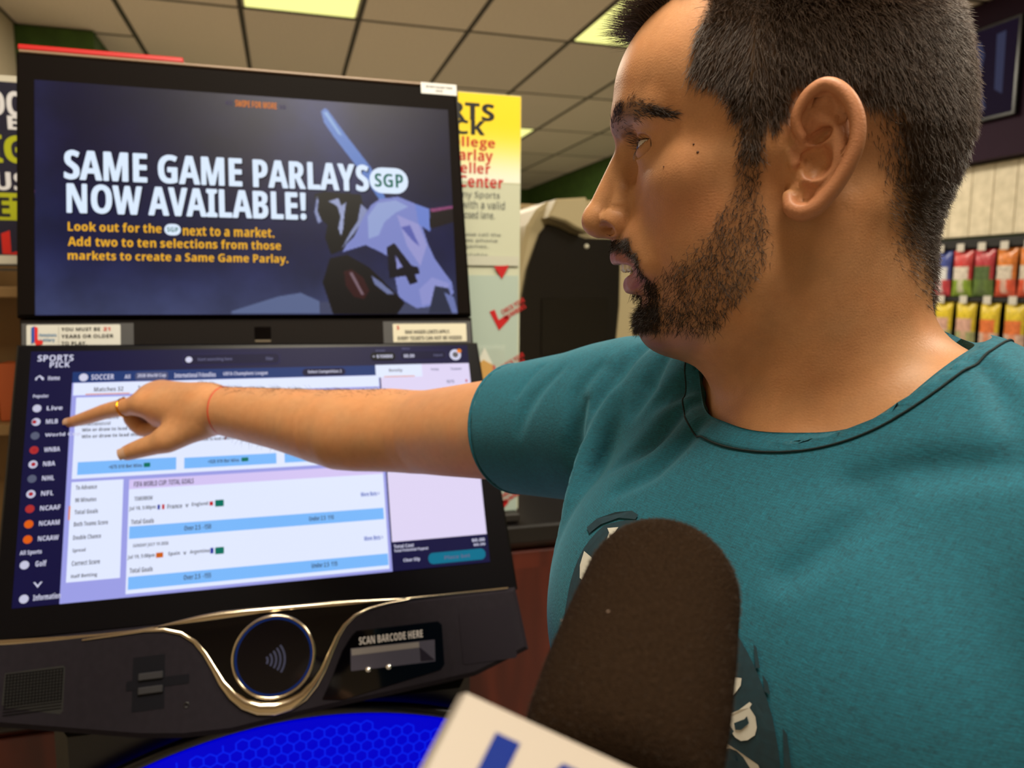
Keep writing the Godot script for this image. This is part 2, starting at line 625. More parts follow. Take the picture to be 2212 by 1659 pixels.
func head_shape() -> void:
	hball(Vector3(13, 34, 0), Vector3(92, 77, 73), 10)                    # cranium
	hball(Vector3(-30, 8, 0), Vector3(48, 50, 58), 14)                    # back of the head
	hball(Vector3(54, 40, 0), Vector3(50, 42, 58), 14)                    # forehead
	chain([[99, 23, 0, 7.5], [97.5, 25, 12, 8.5], [90, 26, 28, 8.5], [76, 22, 44, 8]], 9)   # brow ridge
	hball(Vector3(48, -22, 0), Vector3(48, 60, 52), 14)                   # middle of the face
	hball(Vector3(60, -16, 38), Vector3(21, 15, 19), 14)                  # cheekbone
	hcone(Vector3(56, -9, 49), Vector3(20, -4, 60), 10, 9, 18)            # zygomatic arch
	hball(Vector3(71, -53, 0), Vector3(31, 27, 32), 14)                   # round the mouth
	hball(Vector3(37, -42, 30), Vector3(36, 46, 29), 18)                  # cheek
	hball(Vector3(24, -40, 44), Vector3(24, 38, 19), 16)                  # chewing muscle
	hcone(Vector3(20, -62, 46), Vector3(70, -93, 12), 13, 13.5, 14)         # jaw
	hball(Vector3(75, -94, 0), Vector3(15.5, 15.5, 21), 9)                # chin
	hball(Vector3(38, -84, 0), Vector3(44, 36, 42), 16)                   # under the jaw
	hball(Vector3(95, -46, 0), Vector3(11, 9, 17), 6)                     # upper lip under the nose
	hcone(Vector3(98.5, 12, 0), Vector3(115, -27, 0), 6.2, 8.5, 6)        # bridge of the nose
	hcone(Vector3(95, 8, 4), Vector3(100, -24, 10), 5, 7, 8)              # side of the nose
	hball(Vector3(116.8, -31.8, 0), Vector3(9.8, 9.6, 9.8), 4)            # tip
	hball(Vector3(103.5, -34, 12.5), Vector3(10, 9, 6.5), 1.6, 0, Vector3(0, 12, 12))   # wing
	hcone(Vector3(115, -37.5, 0), Vector3(105.5, -39.5, 0), 4.2, 4, 3)
	hball(Vector3(108.5, -37.4, 15), Vector3(5.8, 3.2, 9.5), 1.0, 1, Vector3(0, 0, 28))   # nostril
	hball(Vector3(94, 6, 31), Vector3(12, 9, 15), 8, 1)                   # eye socket
	hball(Vector3(94.5, 0, 17), Vector3(11, 11, 6), 8, 1)                 # beside the bridge
	hball(Vector3(77.5, 5, 31), Vector3(14.2, 14.2, 14.2), 4)               # lids over the eyeball
	hball(Vector3(89, 5, 35), Vector3(8, 6.2, 15), 0.8, 1, Vector3(0, -22, 6))   # opening between the lids
	hcone(Vector3(88, -43, 22), Vector3(79, -58, 28), 6, 7, 10)           # between cheek and lip
	# lips
	chain([[101.3, -53.5, 0, 6.6], [98.5, -54.5, 9, 5.8], [92, -57.5, 18, 4.2], [85.5, -60, 25, 2.8]], 3)
	chain([[93.4, -70.6, 0, 6.0], [91.2, -69.6, 9, 5.5], [87.5, -64.5, 18, 4.2], [85, -60.8, 25, 2.8]], 3)
	hball(Vector3(95, -61.4, 0), Vector3(22, 4.0, 23.5), 1.4, 1, Vector3(0, 0, -4), false)   # parted mouth
	hcone(Vector3(94.5, -81.5, 0), Vector3(86, -79, 16), 1.5, 1.5, 7, 1)        # fold under the lower lip
	# ear
	hball(Vector3(-2, -6, 68.5), Vector3(15.5, 27.5, 6.5), 4, 0, Vector3(0, 22, 8))
	chain([[-1, -6.2, 71, 1.6], [6.0, -1.5, 73, 2.3], [9.4, 6, 74.5, 2.7], [8.2, 12, 76, 2.8], [4.5, 18, 77.5, 3.0], [-1.5, 21.3, 79, 3.3], [-7.5, 19, 81, 3.5], [-13, 12.5, 82.5, 3.6], [-16.3, 4, 83, 3.6], [-16.8, -5, 82.5, 3.6], [-15, -13, 81, 3.6], [-11, -21.5, 78.5, 3.7], [-6.2, -28.5, 76, 4.0], [-1, -33.5, 74, 4.6], [4.5, -35.3, 72.5, 5.0], [8.8, -33.2, 71, 4.4], [10.3, -28, 68, 3.6]], 2.5)
	chain([[2, 10, 71.5, 1.6], [-4.5, 5.5, 74.5, 2.4], [-9, -1.5, 76.5, 2.6], [-9.6, -8.8, 76.5, 2.5], [-7, -15, 75, 2.5], [-2.6, -20, 73.5, 2.6], [1.7, -22.8, 72.5, 2.6]], 5)
	hball(Vector3(-4, 12, 72.5), Vector3(9, 8, 4), 4, 0, Vector3(0, 22, 0))   # smooth floor under the rim
	hball(Vector3(-0.2, -12.5, 75), Vector3(7.2, 8.2, 7.5), 2, 1)         # concha
	hball(Vector3(-1.5, -0.8, 74.5), Vector3(6.5, 3.2, 5.5), 2, 1, Vector3(0, 0, -25))
	hcone(Vector3(7.2, -14, 71), Vector3(5.6, -9, 69), 2.2, 2.4, 2, 1)
	hcone(Vector3(9.6, -7, 68.5), Vector3(8.6, -12.5, 69), 2.6, 2.6, 4)     # tragus
	hball(Vector3(4, -27, 74), Vector3(4.2, 5.5, 3), 3, 1)                # hollow over the lobe

func neck_shape() -> void:
	hball(Vector3(-15, -80, 0), Vector3(54, 150, 52), 20)
	hball(Vector3(26, -78, 26), Vector3(34, 34, 30), 20)                  # under the angle of the jaw
	hcone(Vector3(22, -100, 0), Vector3(4, -165, 0), 26, 30, 20)          # throat
	hcone(Vector3(-22, -32, 44), Vector3(18, -170, 28), 12, 10, 20)       # muscle from behind the ear to the breastbone

const EYE := Vector3(77.5, 5, 31)

func eye_point(az: float, el: float, r: float, side: float) -> Vector3:
	var d := Vector3(cos(el) * cos(az), sin(el), cos(el) * sin(az)) * r
	return hp(EYE.x + d.x, EYE.y + d.y, side * (EYE.z + d.z))

func lid_edge(t: float, upper: bool) -> float:   # elevation of the lid's rim, t from the inner to the outer corner
	var corner := lerpf(-4, 12, t)
	var bow := sin(PI * pow(t, 0.85))
	return deg_to_rad(corner + bow * (9.0 if upper else -17.0))

func lids() -> void:   # adds the four lids to the mesh under way
	for side in [1.0, -1.0]:
		for upper in [true, false]:
			var base := mv.size()
			var cols := 28
			var rows := 9
			for i in cols + 1:
				var t := float(i) / cols
				var az := lerpf(deg_to_rad(-52), deg_to_rad(74), t)
				var e0 := lid_edge(t, upper)
				for j in rows + 1:
					var s := float(j) / rows
					var r := 13.25
					var el := e0
					if j == 0:
						r = 11.7
					else:
						el = e0 + deg_to_rad(30.0 if upper else -30.0) * (s - 0.11)
						r = 13.3 - 1.5 * s * s - 0.35 * pow(1.0 - s, 6)
					var p := eye_point(az, el, r, side)
					mv.append(p)
					mn.append((p - eye_point(0, 0, 0, side)).normalized())
					mc.append(skin_tint(p, Vector3.UP))
			for i in cols:
				for j in rows:
					var a := base + i * (rows + 1) + j
					var b := a + rows + 1
					var quad := [a, b, a + 1, b, b + 1, a + 1]
					if upper == (side > 0):
						quad.reverse()
					mi.append_array(PackedInt32Array(quad))

# Torso frame: x forward, y up, z to his right, in metres from the base of the neck.
const NECK_AT := Vector3(0.300, 1.460, -0.360)
var torso_turn := Basis(Vector3(-0.9708, 0, 0.2400), Vector3.UP, Vector3(-0.2400, 0, -0.9708))

func tp(f: float, u: float, r: float) -> Vector3:
	return NECK_AT + torso_turn * Vector3(f, u, r)

func to_torso(p: Vector3) -> Vector3:
	return (p - NECK_AT) * torso_turn

func tball(f: float, u: float, r: float, rf: float, ru: float, rr: float, k: float, mode := 0, turn := Vector3.ZERO) -> void:
	ball(tp(f, u, r), torso_turn * Basis.from_euler(turn * PI / 180.0), Vector3(rf, ru, rr), k, mode)

const SHOULDER := Vector3(0.262, 1.438, -0.575)
const ELBOW := Vector3(0.133, 1.387, -0.843)
const WRIST := Vector3(-0.0985, 1.3945, -1.0295)
const LEFT_SHOULDER := Vector3(0.348, 1.425, -0.190)
const LEFT_ELBOW := Vector3(0.300, 1.150, -0.085)
const LEFT_WRIST := Vector3(0.098, 1.345, -0.108)
const FINGERTIP := Vector3(-0.2770, 1.3690, -1.1195)

func torso_shape(grow: float, soft := 1.0) -> void:
	tball(0.005, -0.13, 0, 0.108 + grow, 0.160 + grow, 0.154 + grow, 0.05 * soft)
	tball(0.045, -0.12, 0.075, 0.070 + grow, 0.085 + grow, 0.080 + grow, 0.05 * soft)     # chest
	tball(0.045, -0.12, -0.075, 0.070 + grow, 0.085 + grow, 0.080 + grow, 0.05 * soft)
	tball(0.020, -0.36, 0, 0.130 + grow, 0.210 + grow, 0.160 + grow, 0.06 * soft)         # belly
	tball(0.000, -0.58, 0, 0.120 + grow, 0.140 + grow, 0.165 + grow, 0.06 * soft)
	cone(tp(-0.02, 0.022, 0.02), SHOULDER, 0.052 + grow, 0.052 + grow, 0.04 * soft)
	cone(tp(-0.02, 0.022, -0.02), LEFT_SHOULDER, 0.052 + grow, 0.052 + grow, 0.04 * soft)

func arm(a: Vector3, b: Vector3, c: Vector3, wide: float) -> void:
	var low := (b - a).normalized()
	rope(PackedVector3Array([a, a.lerp(b, 0.45), b - low * 0.03, b + (c - b) * 0.10, b + (c - b) * 0.32 - Vector3(0, 0.006, 0), b + (c - b) * 0.62 - Vector3(0, 0.002, 0), c]), PackedFloat32Array([0.054, 0.050, 0.046, 0.0475, 0.0475, 0.0375, 0.0275]), 0.008)
	cone(c, c + (c - b).normalized() * 0.01, 0.026 * wide, 0.024 * wide, 0.012)

func finger(pts: Array, radii: Array, k := 0.004) -> void:
	rope(PackedVector3Array(pts), PackedFloat32Array(radii), k)

var hand_from := 0

func right_hand() -> void:
	var i1 := Vector3(-0.1790, 1.3975, -1.0660)
	var m1 := Vector3(-0.1760, 1.4035, -1.0830)
	var r1 := Vector3(-0.1690, 1.4080, -1.0975)
	var p1 := Vector3(-0.1580, 1.4100, -1.1085)
	for e in [[i1, 0.0150], [m1, 0.0150], [r1, 0.0140], [p1, 0.0125]]:
		cone(WRIST, e[0], 0.0235, e[1], 0.016)
	cone(WRIST + Vector3(-0.01, -0.008, 0.004), i1 + Vector3(0.02, -0.014, 0.004), 0.020, 0.015, 0.014)
	# pointing finger, touching the glass
	finger([i1, i1.lerp(FINGERTIP, 0.42) + Vector3(0, 0.0035, 0.002), i1.lerp(FINGERTIP, 0.72) + Vector3(0, 0.0015, 0.001), FINGERTIP], [0.0128, 0.0104, 0.0090, 0.0066], 0.007)
	# three fingers folded into the palm
	finger([m1, Vector3(-0.199, 1.3830, -1.0935), Vector3(-0.1850, 1.3625, -1.0835), Vector3(-0.1640, 1.3660, -1.0690)], [0.0120, 0.0108, 0.0098, 0.0085], 0.003)
	finger([r1, Vector3(-0.190, 1.3850, -1.1090), Vector3(-0.1730, 1.3650, -1.0980), Vector3(-0.1540, 1.3690, -1.0800)], [0.0115, 0.0102, 0.0094, 0.0082], 0.003)
	finger([p1, Vector3(-0.174, 1.3880, -1.1180), Vector3(-0.1580, 1.3700, -1.1070), Vector3(-0.1440, 1.3730, -1.0900)], [0.0105, 0.0090, 0.0084, 0.0075], 0.003)
	# thumb
	cone(WRIST + Vector3(-0.002, -0.008, 0.006), Vector3(-0.1459, 1.3601, -1.0250), 0.0210, 0.0165, 0.014)
	finger([Vector3(-0.112, 1.374, -1.018), Vector3(-0.1459, 1.3581, -1.0220), Vector3(-0.1750, 1.3484, -1.0305), Vector3(-0.1950, 1.3410, -1.0385)], [0.0170, 0.0145, 0.0122, 0.0098], 0.008)

func left_hand() -> void:   # closed round the handle of the microphone
	var at := MIC_TOP + MIC_DOWN * 0.172
	var side := MIC_DOWN.cross(Vector3(0.0924, 0.9083, 0.408)).normalized()
	var up := side.cross(MIC_DOWN).normalized()
	var palm := at + side * 0.030
	cone(LEFT_WRIST, palm - MIC_DOWN * 0.02, 0.026, 0.019, 0.016)
	cone(LEFT_WRIST, palm + MIC_DOWN * 0.03, 0.026, 0.017, 0.016)
	for k in 4:
		var o := at + MIC_DOWN * (-0.030 + 0.0195 * k)
		var r: float = [0.0098, 0.0100, 0.0096, 0.0086][k]
		finger([o + side * 0.026 - up * 0.006, o + side * 0.016 - up * 0.024, o - side * 0.012 - up * 0.0255, o - side * 0.0275 - up * 0.004, o - side * 0.020 + up * 0.016], [r + 0.002, r + 0.0005, r, r - 0.001, r - 0.002], 0.003)
	finger([palm - MIC_DOWN * 0.015 + up * 0.01, at - MIC_DOWN * 0.030 + side * 0.018 + up * 0.024, at - MIC_DOWN * 0.038 - side * 0.004 + up * 0.026, at - MIC_DOWN * 0.040 - side * 0.022 + up * 0.018], [0.015, 0.0125, 0.0110, 0.0088], 0.006)

const MIC_TOP := Vector3(0.1295, 1.4369, -0.2432)
const MIC_DOWN := Vector3(-0.5691, -0.2880, 0.7702)

# shirt
const HOLE_AT := Vector3(0.3020, 1.5029, -0.3680)
var hole_up := Vector3.ZERO

func hole_point(t: float, a: float, b: float) -> Vector3:
	var f := (torso_turn.x - hole_up * torso_turn.x.dot(hole_up)).normalized()
	var r := f.cross(hole_up)
	return HOLE_AT + f * cos(t) * a + r * sin(t) * b

func shirt_shape() -> void:
	torso_shape(0.0085)
	var away := (ELBOW - SHOULDER).normalized()
	cone(SHOULDER - away * 0.02, SHOULDER + away * 0.19, 0.068, 0.0585, 0.022)           # right sleeve
	var leftward := (LEFT_ELBOW - LEFT_SHOULDER).normalized()
	cone(LEFT_SHOULDER, LEFT_SHOULDER + leftward * 0.19, 0.066, 0.062, 0.035)
	# folds pulled from the neck towards the raised arm, and drapes down the front
	for s in FOLDS:
		var p := PackedVector3Array()
		var r := PackedFloat32Array()
		for i in range(3, s.size(), 3):
			p.append(Vector3(s[i], s[i + 1], s[i + 2]))
			r.append(s[0] * (0.15 if i == 3 or i == s.size() - 3 else 1.0))
		rope(p, r, s[1], int(s[2]))
	# openings
	slab(SHOULDER + away * 0.122, -away, 0.003, 1)
	cone(SHOULDER + away * 0.085, SHOULDER + away * 0.19, 0.0535, 0.0535, 0.003, 1)
	cone(LEFT_SHOULDER + leftward * 0.235, LEFT_SHOULDER + leftward * 0.30, 0.078, 0.060, 0.003, 1)
	cone(LEFT_SHOULDER + leftward * 0.12, LEFT_SHOULDER + leftward * 0.22, 0.055, 0.056, 0.003, 1)
	slab(tp(0, -0.66, 0), Vector3.UP, 0.004, 1)
	var f := (torso_turn.x - hole_up * torso_turn.x.dot(hole_up)).normalized()
	ball(HOLE_AT, Basis(f, hole_up, f.cross(hole_up)), Vector3(0.0780, 0.30, 0.0805), 0.002, 1)

# each: radius, softness, 1 carves a valley or 0 raises a ridge, then points on the cloth
const FOLDS := [
	[0.0072, 0.0130, 1, 0.2533, 1.5088, -0.5097, 0.2294, 1.4907, -0.5088, 0.2141, 1.4638, -0.5098],
	[0.0072, 0.0130, 1, 0.2495, 1.5064, -0.4700, 0.2337, 1.4853, -0.4684, 0.2260, 1.4680, -0.4705],
	[0.0072, 0.0130, 1, 0.2477, 1.5018, -0.4127, 0.2386, 1.4900, -0.4298, 0.2298, 1.4760, -0.4465],
	[0.0050, 0.0120, 1, 0.2234, 1.4922, -0.5292, 0.2068, 1.4711, -0.5335, 0.1990, 1.4375, -0.5258],
	[0.0050, 0.0120, 1, 0.2059, 1.4845, -0.5727, 0.1867, 1.4610, -0.5850, 0.1768, 1.4337, -0.5906],
	[0.0072, 0.0130, 1, 0.2329, 1.4808, -0.4130, 0.2150, 1.4562, -0.4257, 0.2030, 1.4374, -0.4468],
	[0.0050, 0.0120, 1, 0.2245, 1.4688, -0.3864, 0.2031, 1.4463, -0.3950, 0.1876, 1.4291, -0.4119],
	[0.0075, 0.0120, 1, 0.2120, 1.4640, -0.5260, 0.2030, 1.4300, -0.5280, 0.2000, 1.4000, -0.5240, 0.1980, 1.3750, -0.5140],
	[0.0080, 0.0160, 0, 0.2250, 1.4700, -0.4980, 0.2060, 1.4330, -0.4990, 0.1900, 1.4000, -0.4850, 0.1780, 1.3600, -0.4680],
	[0.0024, 0.0097, 1, 0.2023, 1.4847, -0.6091, 0.1820, 1.4617, -0.6088],
	[0.0036, 0.0108, 1, 0.3088, 1.5157, -0.2739, 0.3022, 1.5035, -0.2552, 0.2929, 1.4884, -0.2404],
	[0.0030, 0.0173, 1, 0.2885, 1.4801, -0.2344, 0.2674, 1.4729, -0.2628, 0.2484, 1.4630, -0.2825],
	[0.0024, 0.0173, 1, 0.2503, 1.4576, -0.2698, 0.2260, 1.4371, -0.2741, 0.2121, 1.4235, -0.2802],
]

# ---------------------------------------------------------------- putting the person together
var side_hair := pts2([52, 135, 52, 72, 58, 56, 60, 42, 63, 34, 55.5, 29.7, 47.5, 25.8, 40.6, 19.9, 36.5, 10.7, 36.5, 1.7, 36.0, -12, 22.5, -12, 20, 0.8, 14, 9.5, 10, 20, 2, 25, -8, 25, -18, 16, -22, 7.7, -26, -9.6, -30, -22.7, -31, -32, -36, -46, -42, -60, -52, -74, -64, -86, -110, -90, -110, 135], 1.0)
var beard_area := pts2([37, 6, 36, -9, 40, -27, 49, -38.6, 60, -50, 71, -56, 84, -64, 100, -80, 100, -120, 60, -119, 52, -109, 44, -98, 37, -88, 29, -76, 21, -66.6, 16.5, -57.6, 16.5, -48.5, 20.5, -32.6, 22, -21, 21.5, -8, 19.5, 2], 1.0)
var brow_area := pts2([108, 15, 109, 24, 103, 29, 93, 30.5, 85, 27, 78, 22.5, 67, 18.5, 67, 16.5, 77, 17.6, 85.7, 19.4, 92, 18.5, 97, 14.5], 1.0)

func edge_gap(p: Vector2, poly: PackedVector2Array) -> float:   # distance to the outline, positive inside
	var best := 1e9
	for i in poly.size():
		best = minf(best, p.distance_to(Geometry2D.get_closest_point_to_segment(p, poly[i], poly[(i + 1) % poly.size()])))
	return best if Geometry2D.is_point_in_polygon(p, poly) else -best

func hair_cover(h: Vector3) -> float:   # 0 bare skin .. 1 full hair on the head
	var l := absf(h.z)
	var a := edge_gap(Vector2(h.x, h.y), side_hair)
	var fade := 1.5
	if h.x < 0 and h.y < 15:
		fade = 30.0
	elif h.x > 20 and h.y < 12:
		fade = 8.0
	elif h.x > 40:
		fade = 4.0
	var c := smoothstep(-1.0, fade, a) if l > 18 or h.x < 52 else 0.0
	if h.x >= 46:
		var line := 69.0 + maxf(0.0, l - 14.0) * 0.55
		c = maxf(c if h.y < 78 or l > 40 else 0.0, smoothstep(line - 1.0, line + 3.0, h.y) if l < 44 or h.y > 88 else 0.0)
	if h.y > 92:
		c = 1.0
	return c

func beard_cover(h: Vector3) -> float:
	var l := absf(h.z)
	if h.y > 6 or h.x < 10:
		return 0.0
	var c := 0.0
	var a := edge_gap(Vector2(h.x, h.y), beard_area)
	if a > -1.0:
		c = smoothstep(-1.0, 13.0, a) * 0.52
		if h.x < 45 and h.y > -60:
			c = smoothstep(-1.0, 5.0, a) * 0.52
		if h.y < -60 and h.x < 66:
			c = maxf(c, smoothstep(-1.0, 6.0, a) * 0.55)
	if h.y < -76 and h.x > 62:                        # chin
		c = maxf(c, smoothstep(56, 74, h.x) * smoothstep(-76, -84, h.y) * smoothstep(36, 24, l))
	if h.x > 84 and h.x < 108.5 - l * 0.1 and h.y < -43.5 and h.y > -60 and l < 30:   # moustache
		var lip := -48.5 - l * 0.34
		c = maxf(c, smoothstep(lip - 1.0, lip + 1.5, h.y) * smoothstep(31, 26, l))
	var band := absf(l - (27.5 - 0.05 * (-58.0 - h.y))) + absf(minf(0, h.x - 70)) * 0.5
	if h.y < -52 and h.y > -92 and h.x > 66:             # from the moustache down to the chin
		c = maxf(c, smoothstep(7.5, 3.0, band) * 0.85)
	if h.x > 88 and h.y < -76 and h.y > -82 and l < 7:
		c = maxf(c, 0.7)
	if c > 0.0 and is_lip(h) > 0.3:
		return 0.0
	return c

func brow_cover(h: Vector3) -> float:
	if absf(h.z) < 5.0 or absf(h.z) > 58.0 or h.x < 62 or h.y < 8 or h.y > 34:
		return 0.0
	var c := smoothstep(-0.8, 1.6, edge_gap(Vector2(h.x, h.y + 1.5), brow_area))
	return c * smoothstep(6.0, 9.0, absf(h.z))

func is_lip(h: Vector3) -> float:
	var side := absf(h.z)
	if h.x < 80 or h.y > -46 or h.y < -80 or side > 29:
		return 0.0
	var up := Vector2(h.x - 101.3 + side * side * 0.022, h.y + 54.2 + side * 0.16).length()
	var low := Vector2(h.x - 93.4 + side * side * 0.013, h.y + 70.4 - side * 0.34).length()
	var lip := maxf(smoothstep(8.4, 6.9, up) * smoothstep(-48.4, -49.6, h.y), smoothstep(8.0, 6.6, low) * smoothstep(-76.5, -75.0, h.y))
	if h.x < 95 - side * side * 0.02 and absf(h.y + 61.5) < 4.5:
		lip = 1.0
	return lip

const SKIN := Color(0.53, 0.250, 0.112)
const LIP := Color(0.36, 0.135, 0.105)
const MOUTH := Color(0.34, 0.11, 0.09)
const SCALP := Color(0.095, 0.055, 0.030)

var blotch: FastNoiseLite

func skin_tint(p: Vector3, _n: Vector3) -> Color:
	var c := SKIN
	var v := blotch.get_noise_3dv(p * 1000.0)
	var w := blotch.get_noise_3dv(p * 260.0 + Vector3(50, 3, 9))
	c = Color(c.r * (1.0 + 0.10 * v + 0.08 * w), c.g * (1.0 + 0.12 * v - 0.02 * w), c.b * (1.0 + 0.14 * v - 0.10 * w))
	var h := to_head(p)
	if absf(h.x) > 170 or h.y < -125:
		return c
	var lip := is_lip(h)
	if lip > 0.0:
		c = c.lerp(LIP, lip)
		if h.x < 90 - h.z * h.z * 0.02:
			c = MOUTH
	# redder ear, cheek and nose
	if absf(h.z) > 71 and h.x < 14:
		c = c.lerp(Color(0.50, 0.195, 0.105), 0.55)
	c = c.lerp(Color(0.44, 0.165, 0.085), 0.45 * exp(-(pow((h.x - 62) / 26.0, 2) + pow((h.y + 30) / 18.0, 2))))
	var dark := hair_cover(h) * 0.92
	dark = maxf(dark, beard_cover(h) * 0.62)
	dark = maxf(dark, brow_cover(h) * 0.6)
	return c.lerp(SCALP, dark)

func strand_mesh(bend: float, wave: float, seed_: int) -> ArrayMesh:   # one hair: unit long along y, unit thick, bent towards z
	var rng := RandomNumberGenerator.new()
	rng.seed = seed_
	var ph := rng.randf() * TAU
	var v := PackedVector3Array()
	var nn := PackedVector3Array()
	var ix := PackedInt32Array()
	var n := 3
	for j in n + 1:
		var t := float(j) / n
		var r: float = [1.0, 0.95, 0.70, 0.08][j]
		var o := Vector3(sin(t * 5.0 + ph) * wave * t, t, bend * t * t + cos(t * 4.0 + ph) * wave * t)
		for k in 3:
			var d := Vector3(cos(TAU * k / 3), 0, sin(TAU * k / 3))
			v.append(o + d * r)
			nn.append(d)
	for j in n:
		for k in 3:
			var l := (k + 1) % 3
			for t in [[j * 3 + k, j * 3 + l, j * 3 + 3 + l], [j * 3 + k, j * 3 + 3 + l, j * 3 + 3 + k]]:
				if (v[t[2]] - v[t[0]]).cross(v[t[1]] - v[t[0]]).dot(nn[t[0]] + nn[t[1]] + nn[t[2]]) < 0:
					t.reverse()
				ix.append_array(PackedInt32Array(t))
	var a := []
	a.resize(Mesh.ARRAY_MAX)
	a[Mesh.ARRAY_VERTEX] = v
	a[Mesh.ARRAY_NORMAL] = nn
	a[Mesh.ARRAY_INDEX] = ix
	var m := ArrayMesh.new()
	m.add_surface_from_arrays(Mesh.PRIMITIVE_TRIANGLES, a)
	return m

class Tuft:
	var list: Array[Transform3D] = []
	func add(p: Vector3, d: Vector3, comb: Vector3, length: float, width: float) -> void:
		var y := d.normalized()
		var z := (comb - y * comb.dot(y)).normalized()
		var x := y.cross(z)
		list.append(Transform3D(Basis(x * width, y * length, z * width), p))

func grow(called: String, t: Tuft, mesh: ArrayMesh, m: Material, parent: Node3D) -> void:   # all the hairs of one kind as one mesh
	if t.list.is_empty():
		return
	var src := mesh.surface_get_arrays(0)
	var sv: PackedVector3Array = src[Mesh.ARRAY_VERTEX]
	var sn: PackedVector3Array = src[Mesh.ARRAY_NORMAL]
	var si: PackedInt32Array = src[Mesh.ARRAY_INDEX]
	var v := PackedVector3Array()
	var n := PackedVector3Array()
	var ix := PackedInt32Array()
	var each := si.size()
	ix.resize(each * t.list.size())
	var o := 0
	for i in t.list.size():
		var xf := t.list[i]
		var turn := xf.basis.orthonormalized()
		v.append_array(xf * sv)
		n.append_array(Transform3D(turn, Vector3.ZERO) * sn)
		var base := i * sv.size()
		for k in each:
			ix[o] = si[k] + base
			o += 1
	var arrays := []
	arrays.resize(Mesh.ARRAY_MAX)
	arrays[Mesh.ARRAY_VERTEX] = v
	arrays[Mesh.ARRAY_NORMAL] = n
	arrays[Mesh.ARRAY_INDEX] = ix
	var am := ArrayMesh.new()
	am.add_surface_from_arrays(Mesh.PRIMITIVE_TRIANGLES, arrays)
	put(called, am, m, parent).set_meta("kind", "stuff")

func head_dir(f: float, u: float, l: float) -> Vector3:
	return head_turn * Vector3(f, u, l)

